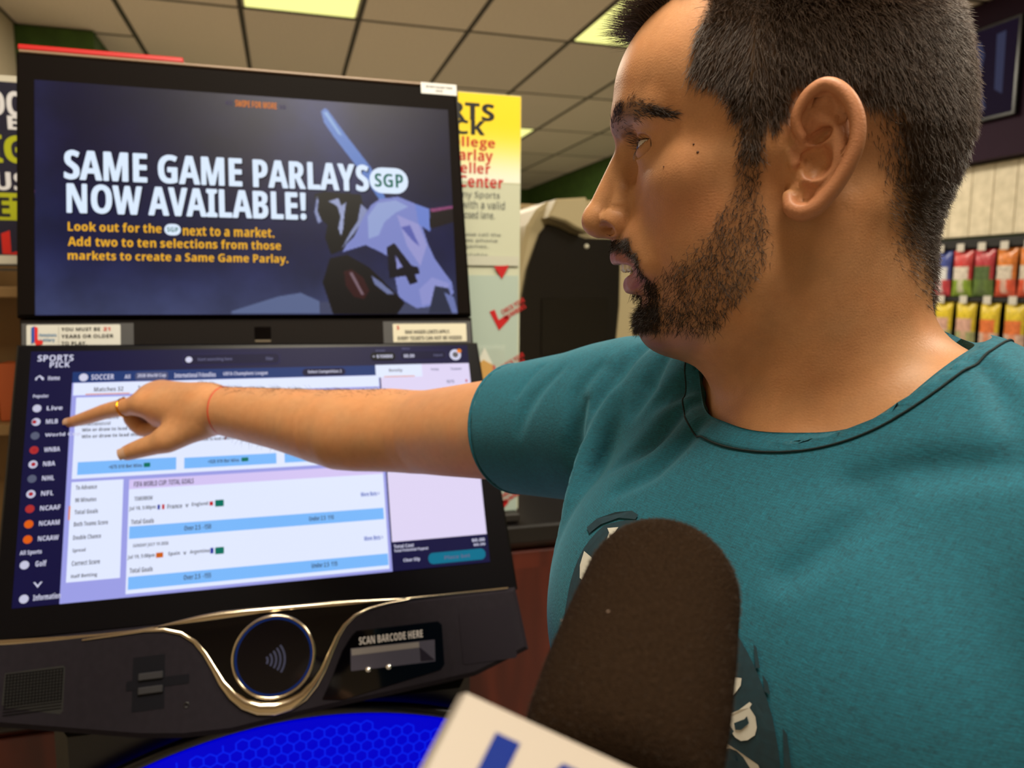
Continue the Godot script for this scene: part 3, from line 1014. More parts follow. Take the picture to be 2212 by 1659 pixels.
func hairs(first: int, last: int, root: Node3D) -> void:   # grows hair on the head triangles of the mesh under way
	var rng := RandomNumberGenerator.new()
	rng.seed = 77
	var hair := [Tuft.new(), Tuft.new(), Tuft.new()]
	var beard := [Tuft.new(), Tuft.new()]
	var brow := Tuft.new()
	var down := Tuft.new()
	for t in range(first, last, 3):
		var a := mv[mi[t]]
		var b := mv[mi[t + 1]]
		var c := mv[mi[t + 2]]
		var h := to_head((a + b + c) / 3.0)
		if h.y < -121:
			continue
		var hc := hair_cover(h)
		var bc := beard_cover(h) if hc < 0.9 else 0.0
		var rc := brow_cover(h)
		if hc <= 0.01 and bc <= 0.01 and rc <= 0.01:
			continue
		if absf(h.z) > 68.5 and h.x < 13 and h.x > -24 and h.y < 26 and h.y > -42:      # the ear itself
			continue
		var area := (b - a).cross(c - a).length() * 0.5e6
		var n := (mn[mi[t]] + mn[mi[t + 1]] + mn[mi[t + 2]]).normalized()
		var far := 0.35 if h.z < -25 else 1.0
		var want := area * far * (hc * 1.15)
		if hc < 0.6:
			want = area * far * hc * 0.8
		for k in int(want + rng.randf()):
			var p := pick(a, b, c, rng)
			var j := Vector3(rng.randfn(), rng.randfn(), rng.randfn())
			var comb := head_dir(-0.15, -1.0, 0.0)
			var lift := 0.50
			var length := 0.0085
			var high := smoothstep(38.0, 92.0, h.y)
			comb = comb.lerp(head_dir(0.1, -0.3, signf(h.z) * 0.5), high)
			length = lerpf(length, 0.012, high)
			lift = lerpf(lift, 0.9, high)
			var rear := smoothstep(-10.0, -60.0, h.x) * (1.0 - high)
			comb = comb.lerp(head_dir(-0.2, -1.0, 0.0), rear)
			lift = lerpf(lift, 0.75, rear)
			length = lerpf(length, 0.0070, rear)
			if h.x > 30 and h.y < 60:
				comb = head_dir(0.35, -1.0, 0.0)
			if h.y < 10:
				length = lerpf(0.0045, 0.0070, hc)
				lift = 0.42
			if h.x < -20 and h.y < -20:
				comb = head_dir(-0.9, -0.75, 0.0)
				lift = 0.35
				length = 0.0055
			if h.y > 66 and h.x > 66 and absf(h.z) < 40:      # forelock, curling forward and over
				length = rng.randf_range(0.012, 0.022)
				comb = head_dir(0.9, -0.8, 0.1 * rng.randfn())
				lift = 1.0
				(hair[2] as Tuft).add(p, n * lift + head_dir(0.5, 0.7, 0) + j * 0.25, comb + j * 0.2, length, 0.00016)
				continue
			(hair[rng.randi() % 2] as Tuft).add(p - n * 0.0004, n * lift + comb * 0.85 + j * 0.16, comb + j * 0.25, length * rng.randf_range(0.7, 1.25), 0.00014)
		if bc > 0.01:
			var dense := 0.95 if bc < 0.56 else 1.7
			for k in int(area * far * bc * dense + rng.randf()):
				var p := pick(a, b, c, rng)
				var j := Vector3(rng.randfn(), rng.randfn(), rng.randfn())
				var comb := head_dir(0.10, -1.0, 0.0)
				if h.y < -60 and h.x < 60:
					comb = head_dir(-0.15, -0.9, 0.0)
				if h.x > 84 and h.y > -58:
					comb = head_dir(0.3, -1.0, signf(h.z) * 0.6)
				var chin := bc > 0.56
				(beard[rng.randi() % 2] as Tuft).add(p - n * 0.0003, n * (0.45 if chin else 0.22) + comb * 0.8 + j * (0.22 if chin else 0.30), comb + j * 0.5, rng.randf_range(0.0035, 0.0070) * (0.75 if h.y > -60 and chin else 1.6 if h.y < -99 and chin else 1.1 if chin else 1.0), 0.00015 if chin else 0.00012)
		if rc > 0.01:
			for k in int(area * far * rc * 2.0 + rng.randf()):
				var p := pick(a, b, c, rng)
				var j := Vector3(rng.randfn(), rng.randfn(), rng.randfn())
				var comb := head_dir(-0.95, 0.25 if h.x > 92 else -0.15, signf(h.z) * 0.5)
				if h.x > 99:
					comb = head_dir(-0.55, 0.55, signf(h.z) * 0.8)
				brow.add(p - n * 0.0003, n * 0.30 + comb * 0.8 + j * 0.14, comb + j * 0.2, rng.randf_range(0.004, 0.0075), 0.00013)
	# lashes
	for side in [1.0, -1.0]:
		for k in 46:
			var t := (k + 0.5) / 46.0
			var az := lerpf(deg_to_rad(-46), deg_to_rad(70), t)
			var upper := k % 3 != 0
			var p := eye_point(az, lid_edge(t, upper), 12.9, side)
			var out := (p - eye_point(0, 0, 0, side)).normalized()
			down.add(p, out + Vector3.UP * (-0.25 if upper else -0.7) + Vector3(rng.randfn(), rng.randfn(), rng.randfn()) * 0.08, Vector3.UP * (1.0 if upper else -1.0), rng.randf_range(0.005, 0.008) * (1.0 if upper else 0.6), 0.00012)
	var dark := mat(Color(0.27, 0.185, 0.115), 0.5)
	var beard_m := mat(Color(0.17, 0.120, 0.088), 0.5)
	grow("hair", hair[0], strand_mesh(9.0, 3.0, 1), dark, root)
	grow("hair", hair[1], strand_mesh(14.0, 5.0, 2), dark, root)
	grow("forelock", hair[2], strand_mesh(60.0, 16.0, 3), dark, root)
	grow("beard", beard[0], strand_mesh(9.0, 7.0, 4), beard_m, root)
	grow("beard", beard[1], strand_mesh(14.0, 5.0, 5), beard_m, root)
	grow("eyebrows", brow, strand_mesh(9.0, 3.0, 6), beard_m, root)
	grow("eyelashes", down, strand_mesh(14.0, 1.0, 7), beard_m, root)

func pick(a: Vector3, b: Vector3, c: Vector3, rng: RandomNumberGenerator) -> Vector3:
	var u := rng.randf()
	var v := rng.randf()
	if u + v > 1.0:
		u = 1.0 - u
		v = 1.0 - v
	return a + (b - a) * u + (c - a) * v

func trace(from: Vector3, dir: Vector3, some: PackedInt32Array, reach := 0.4) -> Vector3:
	var t := 0.0
	for k in 40:
		var d := ev(from + dir * t, some)
		if d < 0.0002 or t > reach:
			break
		t += maxf(d * 0.8, 0.0002)
	return from + dir * t

func person() -> void:
	blotch = FastNoiseLite.new()
	blotch.seed = 3
	blotch.frequency = 0.11
	blotch.fractal_octaves = 3
	hole_up = (Vector3.UP * 0.8789 + torso_turn.x * 0.4770).normalized()
	var root := thing("person", "person in a teal T-shirt in profile, pointing at the kiosk and holding a foam microphone", "person", Vector3(0.30, 0, -0.36))
	var inv := at(-0.30, 0, 0.36)
	var h0 := ft.size(); head_shape(); neck_shape()
	var h1 := ft.size(); torso_shape(-0.004, 0.5)
	var h2 := ft.size(); arm(SHOULDER, ELBOW, WRIST, 1.0); right_hand()
	var h3 := ft.size(); arm(LEFT_SHOULDER, LEFT_ELBOW, LEFT_WRIST, 1.0); left_hand()
	var h4 := ft.size(); shirt_shape()
	var h5 := ft.size()
	begin_mesh()
	var ear := around([hp(16, 28, 64), hp(-26, 28, 66), hp(16, -44, 64), hp(-26, -44, 66), hp(-10, 0, 90)])
	var face := around([hp(72, 18, 50), hp(72, -84, 34), hp(88, 18, -16), hp(92, -84, -10), hp(130, -30, 0)])
	leave_out = [ear, face]
	mesh_field(AABB(Vector3(0.09, 1.525, -0.56), Vector3(0.36, 0.26, 0.36)), HEAD_CELL, span(h0, h1), skin_tint)
	leave_out = []
	mesh_field(ear.grow(HEAD_CELL * 3.5), FINE_CELL, span(h0, h1), skin_tint)
	mesh_field(face.grow(HEAD_CELL * 3.5), FINE_CELL, span(h0, h1), skin_tint)
	var head_end := mi.size()
	lids()
	mesh_field(AABB(Vector3(0.16, 1.40, -0.50), Vector3(0.30, 0.136, 0.26)), 0.004, span(h0, h2), skin_tint)
	mesh_field(AABB(Vector3(-0.30, 1.32, -1.14), Vector3(0.23, 0.12, 0.20)), 0.0022, span(h2, h3), skin_tint)
	mesh_field(AABB(Vector3(-0.080, 1.30, -1.08), Vector3(0.40, 0.22, 0.50)), 0.005, span(h2, h3), skin_tint)
	mesh_field(AABB(Vector3(0.0, 1.08, -0.25), Vector3(0.44, 0.45, 0.26)), 0.006, span(h3, h4), skin_tint)
	nails()
	var arm_hair := Tuft.new()
	var rng := RandomNumberGenerator.new()
	rng.seed = 9
	for k in 900:
		var t := rng.randf_range(0.12, 1.0)
		var axis := ELBOW.lerp(WRIST, t)
		var w := rng.randf_range(-0.5, 2.3)
		var around_arm := Vector3(0.55, 0, 0.83) * cos(w) + Vector3.UP * sin(w)
		var q := trace(axis + around_arm * 0.08, -around_arm, span(h2, h3), 0.1)
		var j := Vector3(rng.randfn(), rng.randfn(), rng.randfn())
		arm_hair.add(q, around_arm * 0.35 + (WRIST - ELBOW).normalized() * 0.7 + Vector3.DOWN * 0.4 + j * 0.25, Vector3.DOWN, rng.randf_range(0.006, 0.012), 0.00014)
	var skin := mat(Color.WHITE, 0.50, 0.0, 0.42)
	skin.vertex_color_use_as_albedo = true
	grain(skin, noise_tex(0.22, Color(0.90, 0.90, 0.90), Color(1, 1, 1), 256, 3, 40), 14.0)
	relief(skin, noise_tex(0.20, Color(0, 0, 0), Color(1, 1, 1), 256, 3, 41), 0.014)
	var hair_root := Node3D.new()
	hair_root.name = "hair_growth"
	root.add_child(hair_root)
	hair_root.transform = inv
	hairs(0, head_end, hair_root)
	grow("arm_hair", arm_hair, strand_mesh(14.0, 4.0, 8), mat(Color(0.14, 0.09, 0.06), 0.5), hair_root)
	put("body", end_mesh(), skin, root, inv)
	eyes(root, inv)
	teeth(root, inv)
	shirt(root, inv, span(h4, h5), span(h0, h2), h4)
	trousers(root, inv)
	# ring on the pointing finger, thread round the wrist
	var i1 := Vector3(-0.1790, 1.3975, -1.0660)
	var along := (FINGERTIP - i1).normalized()
	var b := Bag.new()
	ring_of(b, i1 + along * 0.030 + Vector3(0, 0.002, 0.001), along, 0.0118, 0.0014, 28)
	b.box(i1 + along * 0.030 + Vector3(0.001, 0.0145, 0.002), Vector3(0.004, 0.004, 0.004), 0.001)
	put("finger_ring", b.mesh(), mat(Color(0.86, 0.56, 0.12), 0.18, 1.0), root, inv)
	var arm_way := (WRIST - ELBOW).normalized()
	b = Bag.new()
	var tail := PackedVector3Array([Vector3(-0.0735, 1.372, -1.000), Vector3(-0.0745, 1.366, -0.999), Vector3(-0.0770, 1.3595, -0.998)])
	ring_of(b, WRIST - arm_way * 0.030 + Vector3(0, -0.0005, 0), (arm_way + Vector3(0, -0.14, 0)).normalized(), 0.0305, 0.0012, 40)
	b.tube(tail, PackedFloat32Array([0.0014, 0.0011, 0.0007]), 6)
	put("wrist_thread", b.mesh(), mat(Color(0.70, 0.18, 0.06), 0.6), root, inv)
	for q in [[57.1, 0.2, 63.0, 0.55], [54.8, -4.1, 64.0, 0.8], [72.3, -9.4, 52.0, 0.4]]:
		var p := trace(hp(q[0], q[1], 110), -head_turn.z, span(h0, h1), 0.2)
		b = Bag.new()
		b.lathe(PackedVector2Array([Vector2(q[3], -0.4), Vector2(q[3] * 0.85, 0.15), Vector2(q[3] * 0.4, 0.4), Vector2(0, 0.45)]), Vector3.ZERO, Vector3.BACK, 10)
		b.moved(b.v.size() - 10 * 15, Transform3D(head_turn.scaled(Vector3.ONE * 0.001), p))
		put("mole", b.mesh(), mat(Color(0.36, 0.23, 0.16), 0.6), root, inv)

func around(points: Array) -> AABB:
	var box := AABB(points[0], Vector3.ZERO)
	for q: Vector3 in points:
		box = box.expand(q)
	return box

func ring_of(b: Bag, c: Vector3, axis: Vector3, r: float, thick: float, n: int) -> void:
	var u := axis.cross(Vector3.UP).normalized()
	var w := u.cross(axis).normalized()
	var p := PackedVector3Array()
	var q := PackedFloat32Array()
	for k in n + 1:
		p.append(c + (u * cos(TAU * k / n) + w * sin(TAU * k / n)) * r)
		q.append(thick)
	b.tube(p, q, 8, 1.0, false)

func nails() -> void:   # finger and thumb nails, as small shields on the skin
	var i1 := Vector3(-0.1790, 1.3975, -1.0660)
	for s in [[FINGERTIP, (FINGERTIP - i1).normalized(), Vector3(-0.2, 0.6, 0.75), 0.0066, 0.0048], [Vector3(-0.1950, 1.3410, -1.0385), Vector3(-0.88, -0.33, -0.34), Vector3(-0.35, 0.15, 0.9), 0.0098, 0.0068]]:
		var along: Vector3 = s[1]
		var out := ((s[2] as Vector3) - along * along.dot(s[2])).normalized()
		var across := along.cross(out)
		var base := mv.size()
		for j in 5:
			for i in 5:
				var u := (i - 2) / 2.0
				var v := (j - 2) / 2.0
				var ang := u * 0.75
				var p: Vector3 = s[0] + along * (v * s[4] + 0.001) + (out * cos(ang) + across * sin(ang)) * (s[3] * (1.06 - 0.02 * v * v))
				mv.append(p)
				mn.append((out * cos(ang) + across * sin(ang)).normalized())
				mc.append(Color(0.50, 0.30, 0.20))
		for j in 4:
			for i in 4:
				var a := base + j * 5 + i
				for t in [[a, a + 1, a + 6], [a, a + 6, a + 5]]:
					if (mv[t[2]] - mv[t[0]]).cross(mv[t[1]] - mv[t[0]]).dot(out) < 0:
						t.reverse()
					mi.append_array(PackedInt32Array(t))

func eyes(root: Node3D, inv: Transform3D) -> void:
	var white := mat(Color(0.80, 0.76, 0.72), 0.12)
	var iris := mat(Color(0.05, 0.025, 0.012), 0.08)
	for side in [1.0, -1.0]:
		var b := Bag.new()
		var prof := PackedVector2Array()
		for k in 17:
			var w := PI * k / 16.0
			prof.append(Vector2(sin(w), -cos(w)) * 0.0119)
		b.lathe(prof, Vector3.ZERO, Vector3.UP, 28)
		var e := put("eyeball", b.mesh(), white, root, inv * Transform3D(Basis(), hp(EYE.x, EYE.y, EYE.z * side)))
		var look := head_dir(0.97, -0.16, -0.20)
		b = Bag.new()
		b.lathe(PackedVector2Array([Vector2(0.0060, 0.01025), Vector2(0.0050, 0.0112), Vector2(0.0030, 0.0124), Vector2(0.0, 0.0128)]), Vector3.ZERO, look, 24)
		put("iris", b.mesh(), iris, e)

func teeth(root: Node3D, inv: Transform3D) -> void:
	var o := put("teeth", Bag_teeth(-58.6, 1.0), mat(Color(0.84, 0.80, 0.74), 0.2), root, inv)
	put("lower_teeth", Bag_teeth(-65.6, -1.0), mat(Color(0.80, 0.76, 0.69), 0.2), o)

func Bag_teeth(u: float, up: float) -> ArrayMesh:
	var b := Bag.new()
	for k in range(-5, 6):
		var w := k * 0.245
		var wide := 7.6 if k == 0 else 6.6
		var c := Vector3(78.0 + 21.5 * cos(w) - (5.5 if up < 0 else 0.0), u + 0.25 * absf(k) * up, 23.0 * sin(w))
		var from := b.v.size()
		b.box(Vector3.ZERO, Vector3(4.2, 9.0 if up > 0 else 7.0, 5.0 if absf(k) < 4 else 5.6), 1.3)
		b.moved(from, Transform3D(Basis(Vector3.UP, -w), c))
	var out := Bag.new()
	out = b
	out.moved(0, Transform3D(head_turn.scaled(Vector3.ONE * 0.001), HEAD_AT))
	return out.mesh()

func shirt(root: Node3D, inv: Transform3D, cloth: PackedInt32Array, under: PackedInt32Array, first: int) -> void:
	begin_mesh()
	mesh_field(AABB(Vector3(0.0, 0.78, -0.80), Vector3(0.62, 0.82, 0.85)), SHIRT_CELL, cloth, func(_p, _n): return Color.WHITE)
	var m := mat(Color(0.012, 0.43, 0.52), 0.9)
	m.rim_enabled = true
	m.rim = 0.5
	m.rim_tint = 0.6
	grain(m, heather_tex(), 7.0)
	relief(m, noise_tex(0.30, Color(0, 0, 0), Color(1, 1, 1), 256, 2, 9), 0.02)
	var s := put("shirt", end_mesh(), m, root, inv)
	s.set_meta("label", "heathered teal cotton T-shirt with a dark round print on the chest")
	# ribbed collar: from the seam on the cloth up to the edge against the neck
	var whole := PackedInt32Array()
	for i in cloth:
		if i < cloth[cloth.size() - 1]:
			whole.append(i)
	var n := 420
	var rows := 7
	var pts := []
	var seam := PackedVector3Array()
	for k in n:
		var t := TAU * k / n
		var inner := hole_point(t, 0.0656, 0.0686)
		inner = against(inner, under, 0.0022, 0.006)
		var outer := trace(hole_point(t, 0.0865, 0.0890) + hole_up * 0.06, -hole_up, whole, 0.2)
		if k % 2 == 0:
			seam.append(against(outer + hole_up * 0.0006, under, 0.0034, 0.0))
		var out := (outer - inner).normalized()
		var face := out.cross((hole_point(t + 0.01, 0.07, 0.07) - hole_point(t, 0.07, 0.07)).normalized()).normalized()
		if face.dot(hole_up) < 0:
			face = -face
		var rib := 0.00022 * (1.0 if k % 2 else -1.0)
		var col := []
		col.append(inner - face * 0.004 + out * 0.001)
		for j in rows:
			var v := float(j) / (rows - 1)
			col.append(against(inner.lerp(outer, v) + face * (0.0022 * sin(PI * (0.12 + 0.80 * v)) + rib * sin(PI * v)), under, 0.0038, 0.0))
		col.append(outer - face * 0.004)
		pts.append(col)
	seam.append(seam[0])
	var b := Bag.new()
	for k in n:
		var l := (k + 1) % n
		for j in rows + 1:
			b.quad(pts[k][j], pts[l][j], pts[l][j + 1], pts[k][j + 1])
	var collar := smooth_mesh(b, HOLE_AT - hole_up * 0.05)
	put("collar", collar, m, s)
	b = Bag.new()
	var thin := PackedFloat32Array()
	thin.resize(seam.size())
	thin.fill(0.00055)
	b.tube(seam, thin, 6, 1.0, false)
	put("collar_seam", b.mesh(), mat(Color(0.01, 0.10, 0.11), 0.9), s)
	# hem of the right sleeve
	var away := (ELBOW - SHOULDER).normalized()
	b = Bag.new()
	var hem := PackedVector3Array()
	var side := away.cross(Vector3.UP).normalized()
	var top := side.cross(away).normalized()
	for k in 61:
		var t := TAU * k / 60
		hem.append(trace(SHOULDER + away * 0.1215 + (side * cos(t) + top * sin(t)) * 0.11, -(side * cos(t) + top * sin(t)), whole, 0.1))
	thin.resize(61)
	thin.fill(0.0016)
	b.tube(hem, thin, 8, 1.0, false)
	put("sleeve_hem", b.mesh(), m, s)
	print_on_chest(s, whole)

func against(p: Vector3, some: PackedInt32Array, gap: float, pull: float) -> Vector3:   # moves a point out of a body to a gap above it, or draws it in
	for k in 3:
		var d := ev(p, some)
		if d > gap and pull <= 0.0:
			return p
		var e := 0.001
		var g := Vector3(ev(p + Vector3(e, 0, 0), some) - d, ev(p + Vector3(0, e, 0), some) - d, ev(p + Vector3(0, 0, e), some) - d).normalized()
		p += g * clampf(gap - d, -pull / 3.0, 0.02)
	return p

func smooth_mesh(b: Bag, centre: Vector3) -> ArrayMesh:   # joins equal points and rounds the normals, pointing away from a centre
	var key := {}
	var sum := {}
	for i in b.v.size():
		var q := Vector3i((b.v[i] * 20000.0).round())
		var t := i / 3 * 3
		var nn := (b.v[t + 2] - b.v[t]).cross(b.v[t + 1] - b.v[t])
		if nn.dot(b.v[i] - centre) < 0:
			nn = -nn
		sum[q] = sum.get(q, Vector3.ZERO) + nn
	var out := Bag.new()
	for t in range(0, b.v.size(), 3):
		var a: Vector3 = (sum[Vector3i((b.v[t] * 20000.0).round())] as Vector3).normalized()
		var c: Vector3 = (sum[Vector3i((b.v[t + 1] * 20000.0).round())] as Vector3).normalized()
		var d: Vector3 = (sum[Vector3i((b.v[t + 2] * 20000.0).round())] as Vector3).normalized()
		out.tri_n(b.v[t], b.v[t + 1], b.v[t + 2], a, c, d)
	return out.mesh()

func heather_tex() -> ImageTexture:   # short pale fibres over darker knit
	var n := FastNoiseLite.new()
	n.seed = 12
	n.frequency = 0.05
	var size := 512
	var im := Image.create(size, size, false, Image.FORMAT_RGB8)
	var rng := RandomNumberGenerator.new()
	rng.seed = 5
	for y in size:
		for x in size:
			var g := 0.74 + 0.10 * n.get_noise_2d(x, y * 2.0) + 0.08 * sin(y * PI / 2.0)
			im.set_pixel(x, y, Color(g, g, g))
	for k in 9000:
		var x := rng.randi() % size
		var y := rng.randi() % size
		var l := rng.randi_range(3, 9)
		var v := rng.randf_range(0.55, 1.0)
		var c := Color(v, v, v) if rng.randf() < 0.5 else Color(0.50, 0.50, 0.50)
		var slope := rng.randf_range(-0.5, 0.1)
		for i in l:
			im.set_pixel((x + i) % size, posmod(y + int(i * slope), size), c)
	return ImageTexture.create_from_image(im)

func on_chest(r: float, u: float, whole: PackedInt32Array, lift: float) -> Vector3:
	var f := torso_turn.x
	return trace(tp(0.20, u * 0.001, r * 0.001), -f, whole, 0.25) + f * lift

func chest_patch(list: Array, whole: PackedInt32Array, lift: float) -> Bag:
	var b := Bag.new()
	for flat: PackedVector2Array in list:
		var ix := Geometry2D.triangulate_polygon(flat)
		var p := PackedVector3Array()
		for q in flat:
			p.append(on_chest(q.x, q.y, whole, lift))
		for i in range(0, ix.size(), 3):
			b.tri(p[ix[i]], p[ix[i + 1]], p[ix[i + 2]], torso_turn.x)
	return b

func print_on_chest(s: Node3D, whole: PackedInt32Array) -> void:
	var angles := [0, 10, 32, 43, 67, 100, 136, 151, 165, 178, 210, 250, 290, 330, 360]
	var reach := [79, 80, 90, 92, 81, 72, 66, 73, 79, 83, 86, 88, 86, 82, 79]
	var n := 90
	var rings := 22
	var grid := []
	for j in rings + 1:
		for k in n:
			var a := 360.0 * k / n
			var i := 0
			while angles[i + 1] < a:
				i += 1
			var r: float = lerpf(reach[i], reach[i + 1], (a - angles[i]) / (angles[i + 1] - angles[i])) * j / rings
			grid.append(on_chest(4 + cos(deg_to_rad(a)) * r, -112 + sin(deg_to_rad(a)) * r, whole, 0.0007))
	var b := Bag.new()
	for j in rings:
		for k in n:
			var l := (k + 1) % n
			b.quad(grid[j * n + k], grid[j * n + l], grid[(j + 1) * n + l], grid[(j + 1) * n + k], torso_turn.x)
	var dark := mat(Color(0.02, 0.19, 0.24), 0.75)
	put("print_disc", b.mesh(), grain(dark, noise_tex(0.06, Color(0.75, 0.75, 0.75), Color(1, 1, 1), 128, 4, 31), 20.0), s)
	var strokes := [pts2([86.5, -54, 79.7, -47.0, 65, -39.5, 52, -35.5, 45.4, -36, 46, -38.6, 59.6, -41.2, 73, -48.4, 80.6, -55.6], 1.0), pts2([42, -37, 37, -36.5, 36, -39, 42, -39.5], 1.0), pts2([-54, -66.5, -56, -67, -60.5, -74, -58.5, -75], 1.0), pts2([-62.5, -76, -66, -78, -68.5, -82, -65.5, -82], 1.0), pts2([-77, -92, -79.5, -94, -84, -108, -80.5, -107.5], 1.0)]
	for q in strokes:
		put("print_dash", chest_patch([q], whole, 0.0010).mesh(), dark, s)
	var white := mat(Color(0.74, 0.73, 0.69), 0.7)
	var letters := [pts2([65.2, -48.3, 56.2, -45.4, 57.2, -48.6, 59.2, -50.7, 40, -62, 44, -70, 61.1, -54.3, 61.8, -49.9], 1.0), pts2([78.1, -65, 68.1, -65.6, 60, -80, 73.8, -79, 77.5, -72.8], 1.0), pts2([-46.4, -86.3, -49.2, -82.9, -52.9, -81.7, -53.3, -84.8, -50.2, -91.4, -47.5, -95.8, -42, -98, -40, -90], 1.0), pts2([-46.6, -99.3, -50, -99.2, -55.2, -94.6, -59.6, -89.1, -60.9, -89.4, -60.2, -91.4, -64.0, -93.5, -65.6, -97.5, -65.2, -101, -62, -104.8, -58.5, -107, -55.4, -107.1, -52, -105.6, -48.5, -102.5], 1.0), pts2([-40, -114, -44, -112.5, -53, -112, -68.6, -112.4, -75, -122, -60, -135, -36, -135], 1.0)]
	for q in letters:
		put("print_letter", chest_patch([q], whole, 0.0011).mesh(), white, s)
	var gaps := [pts2([-53.8, -101.2, -58.9, -96.9, -60, -95, -61.6, -97.4, -58, -102.2, -55.1, -103.6], 1.0), pts2([-52, -103.4, -54.4, -104.6, -52.8, -107.4, -51.2, -106.4], 1.0), pts2([-55, -116, -57, -115.4, -57.4, -117.4, -55.4, -118], 1.0), pts2([-62, -119, -64.4, -118, -66, -121, -63, -121.6], 1.0), pts2([-50, -118, -51, -116.6, -51.6, -119.6, -50.6, -120.2], 1.0)]
	for q in gaps:
		put("print_gap", chest_patch([q], whole, 0.0014).mesh(), dark, s)

func trousers(root: Node3D, inv: Transform3D) -> void:
	var a := ft.size()
	tball(0.0, -0.60, 0, 0.120, 0.13, 0.165, 0.05)
	for s in [1.0, -1.0]:
		var hip := tp(0, -0.66, 0.085 * s)
		var knee := tp(0.02, -1.02, 0.105 * s)
		var ankle := tp(-0.02, -1.39, 0.115 * s)
		cone(hip, knee, 0.088, 0.066, 0.03)
		cone(knee, ankle, 0.066, 0.052, 0.03)
	slab(tp(0, -0.50, 0), Vector3.DOWN, 0.004, 1)
	slab(tp(0, -1.375, 0), Vector3.UP, 0.004, 1)
	begin_mesh()
	mesh_field(AABB(Vector3(0.05, 0.06, -0.70), Vector3(0.5, 0.92, 0.7)), 0.014, span(a, ft.size()), func(_p, _n): return Color.WHITE)
	var jeans := mat(Color(0.05, 0.07, 0.13), 0.85)
	grain(jeans, noise_tex(0.2, Color(0.75, 0.75, 0.8), Color(1, 1, 1), 128, 3, 6), 8.0)
	put("trousers", end_mesh(), jeans, root, inv)
	for s in [1.0, -1.0]:
		a = ft.size()
		var heel := tp(-0.045, -1.42, 0.118 * s)
		cone(heel, tp(0.10, -1.425, 0.128 * s), 0.042, 0.044, 0.03)
		cone(tp(-0.03, -1.39, 0.117 * s), tp(-0.02, -1.35, 0.116 * s), 0.045, 0.045, 0.03)
		cone(tp(0.10, -1.43, 0.128 * s), tp(0.17, -1.44, 0.132 * s), 0.042, 0.034, 0.03)
		slab(Vector3(0, 0.002, 0), Vector3.UP, 0.004, 1)
		begin_mesh()
		mesh_field(AABB(tp(0, -1.46, 0.12 * s) - Vector3(0.28, 0.03, 0.22), Vector3(0.56, 0.20, 0.44)), 0.009, span(a, ft.size()), func(_p, _n): return Color.WHITE)
		put("shoe", end_mesh(), mat(Color(0.05, 0.05, 0.055), 0.6), root, inv)

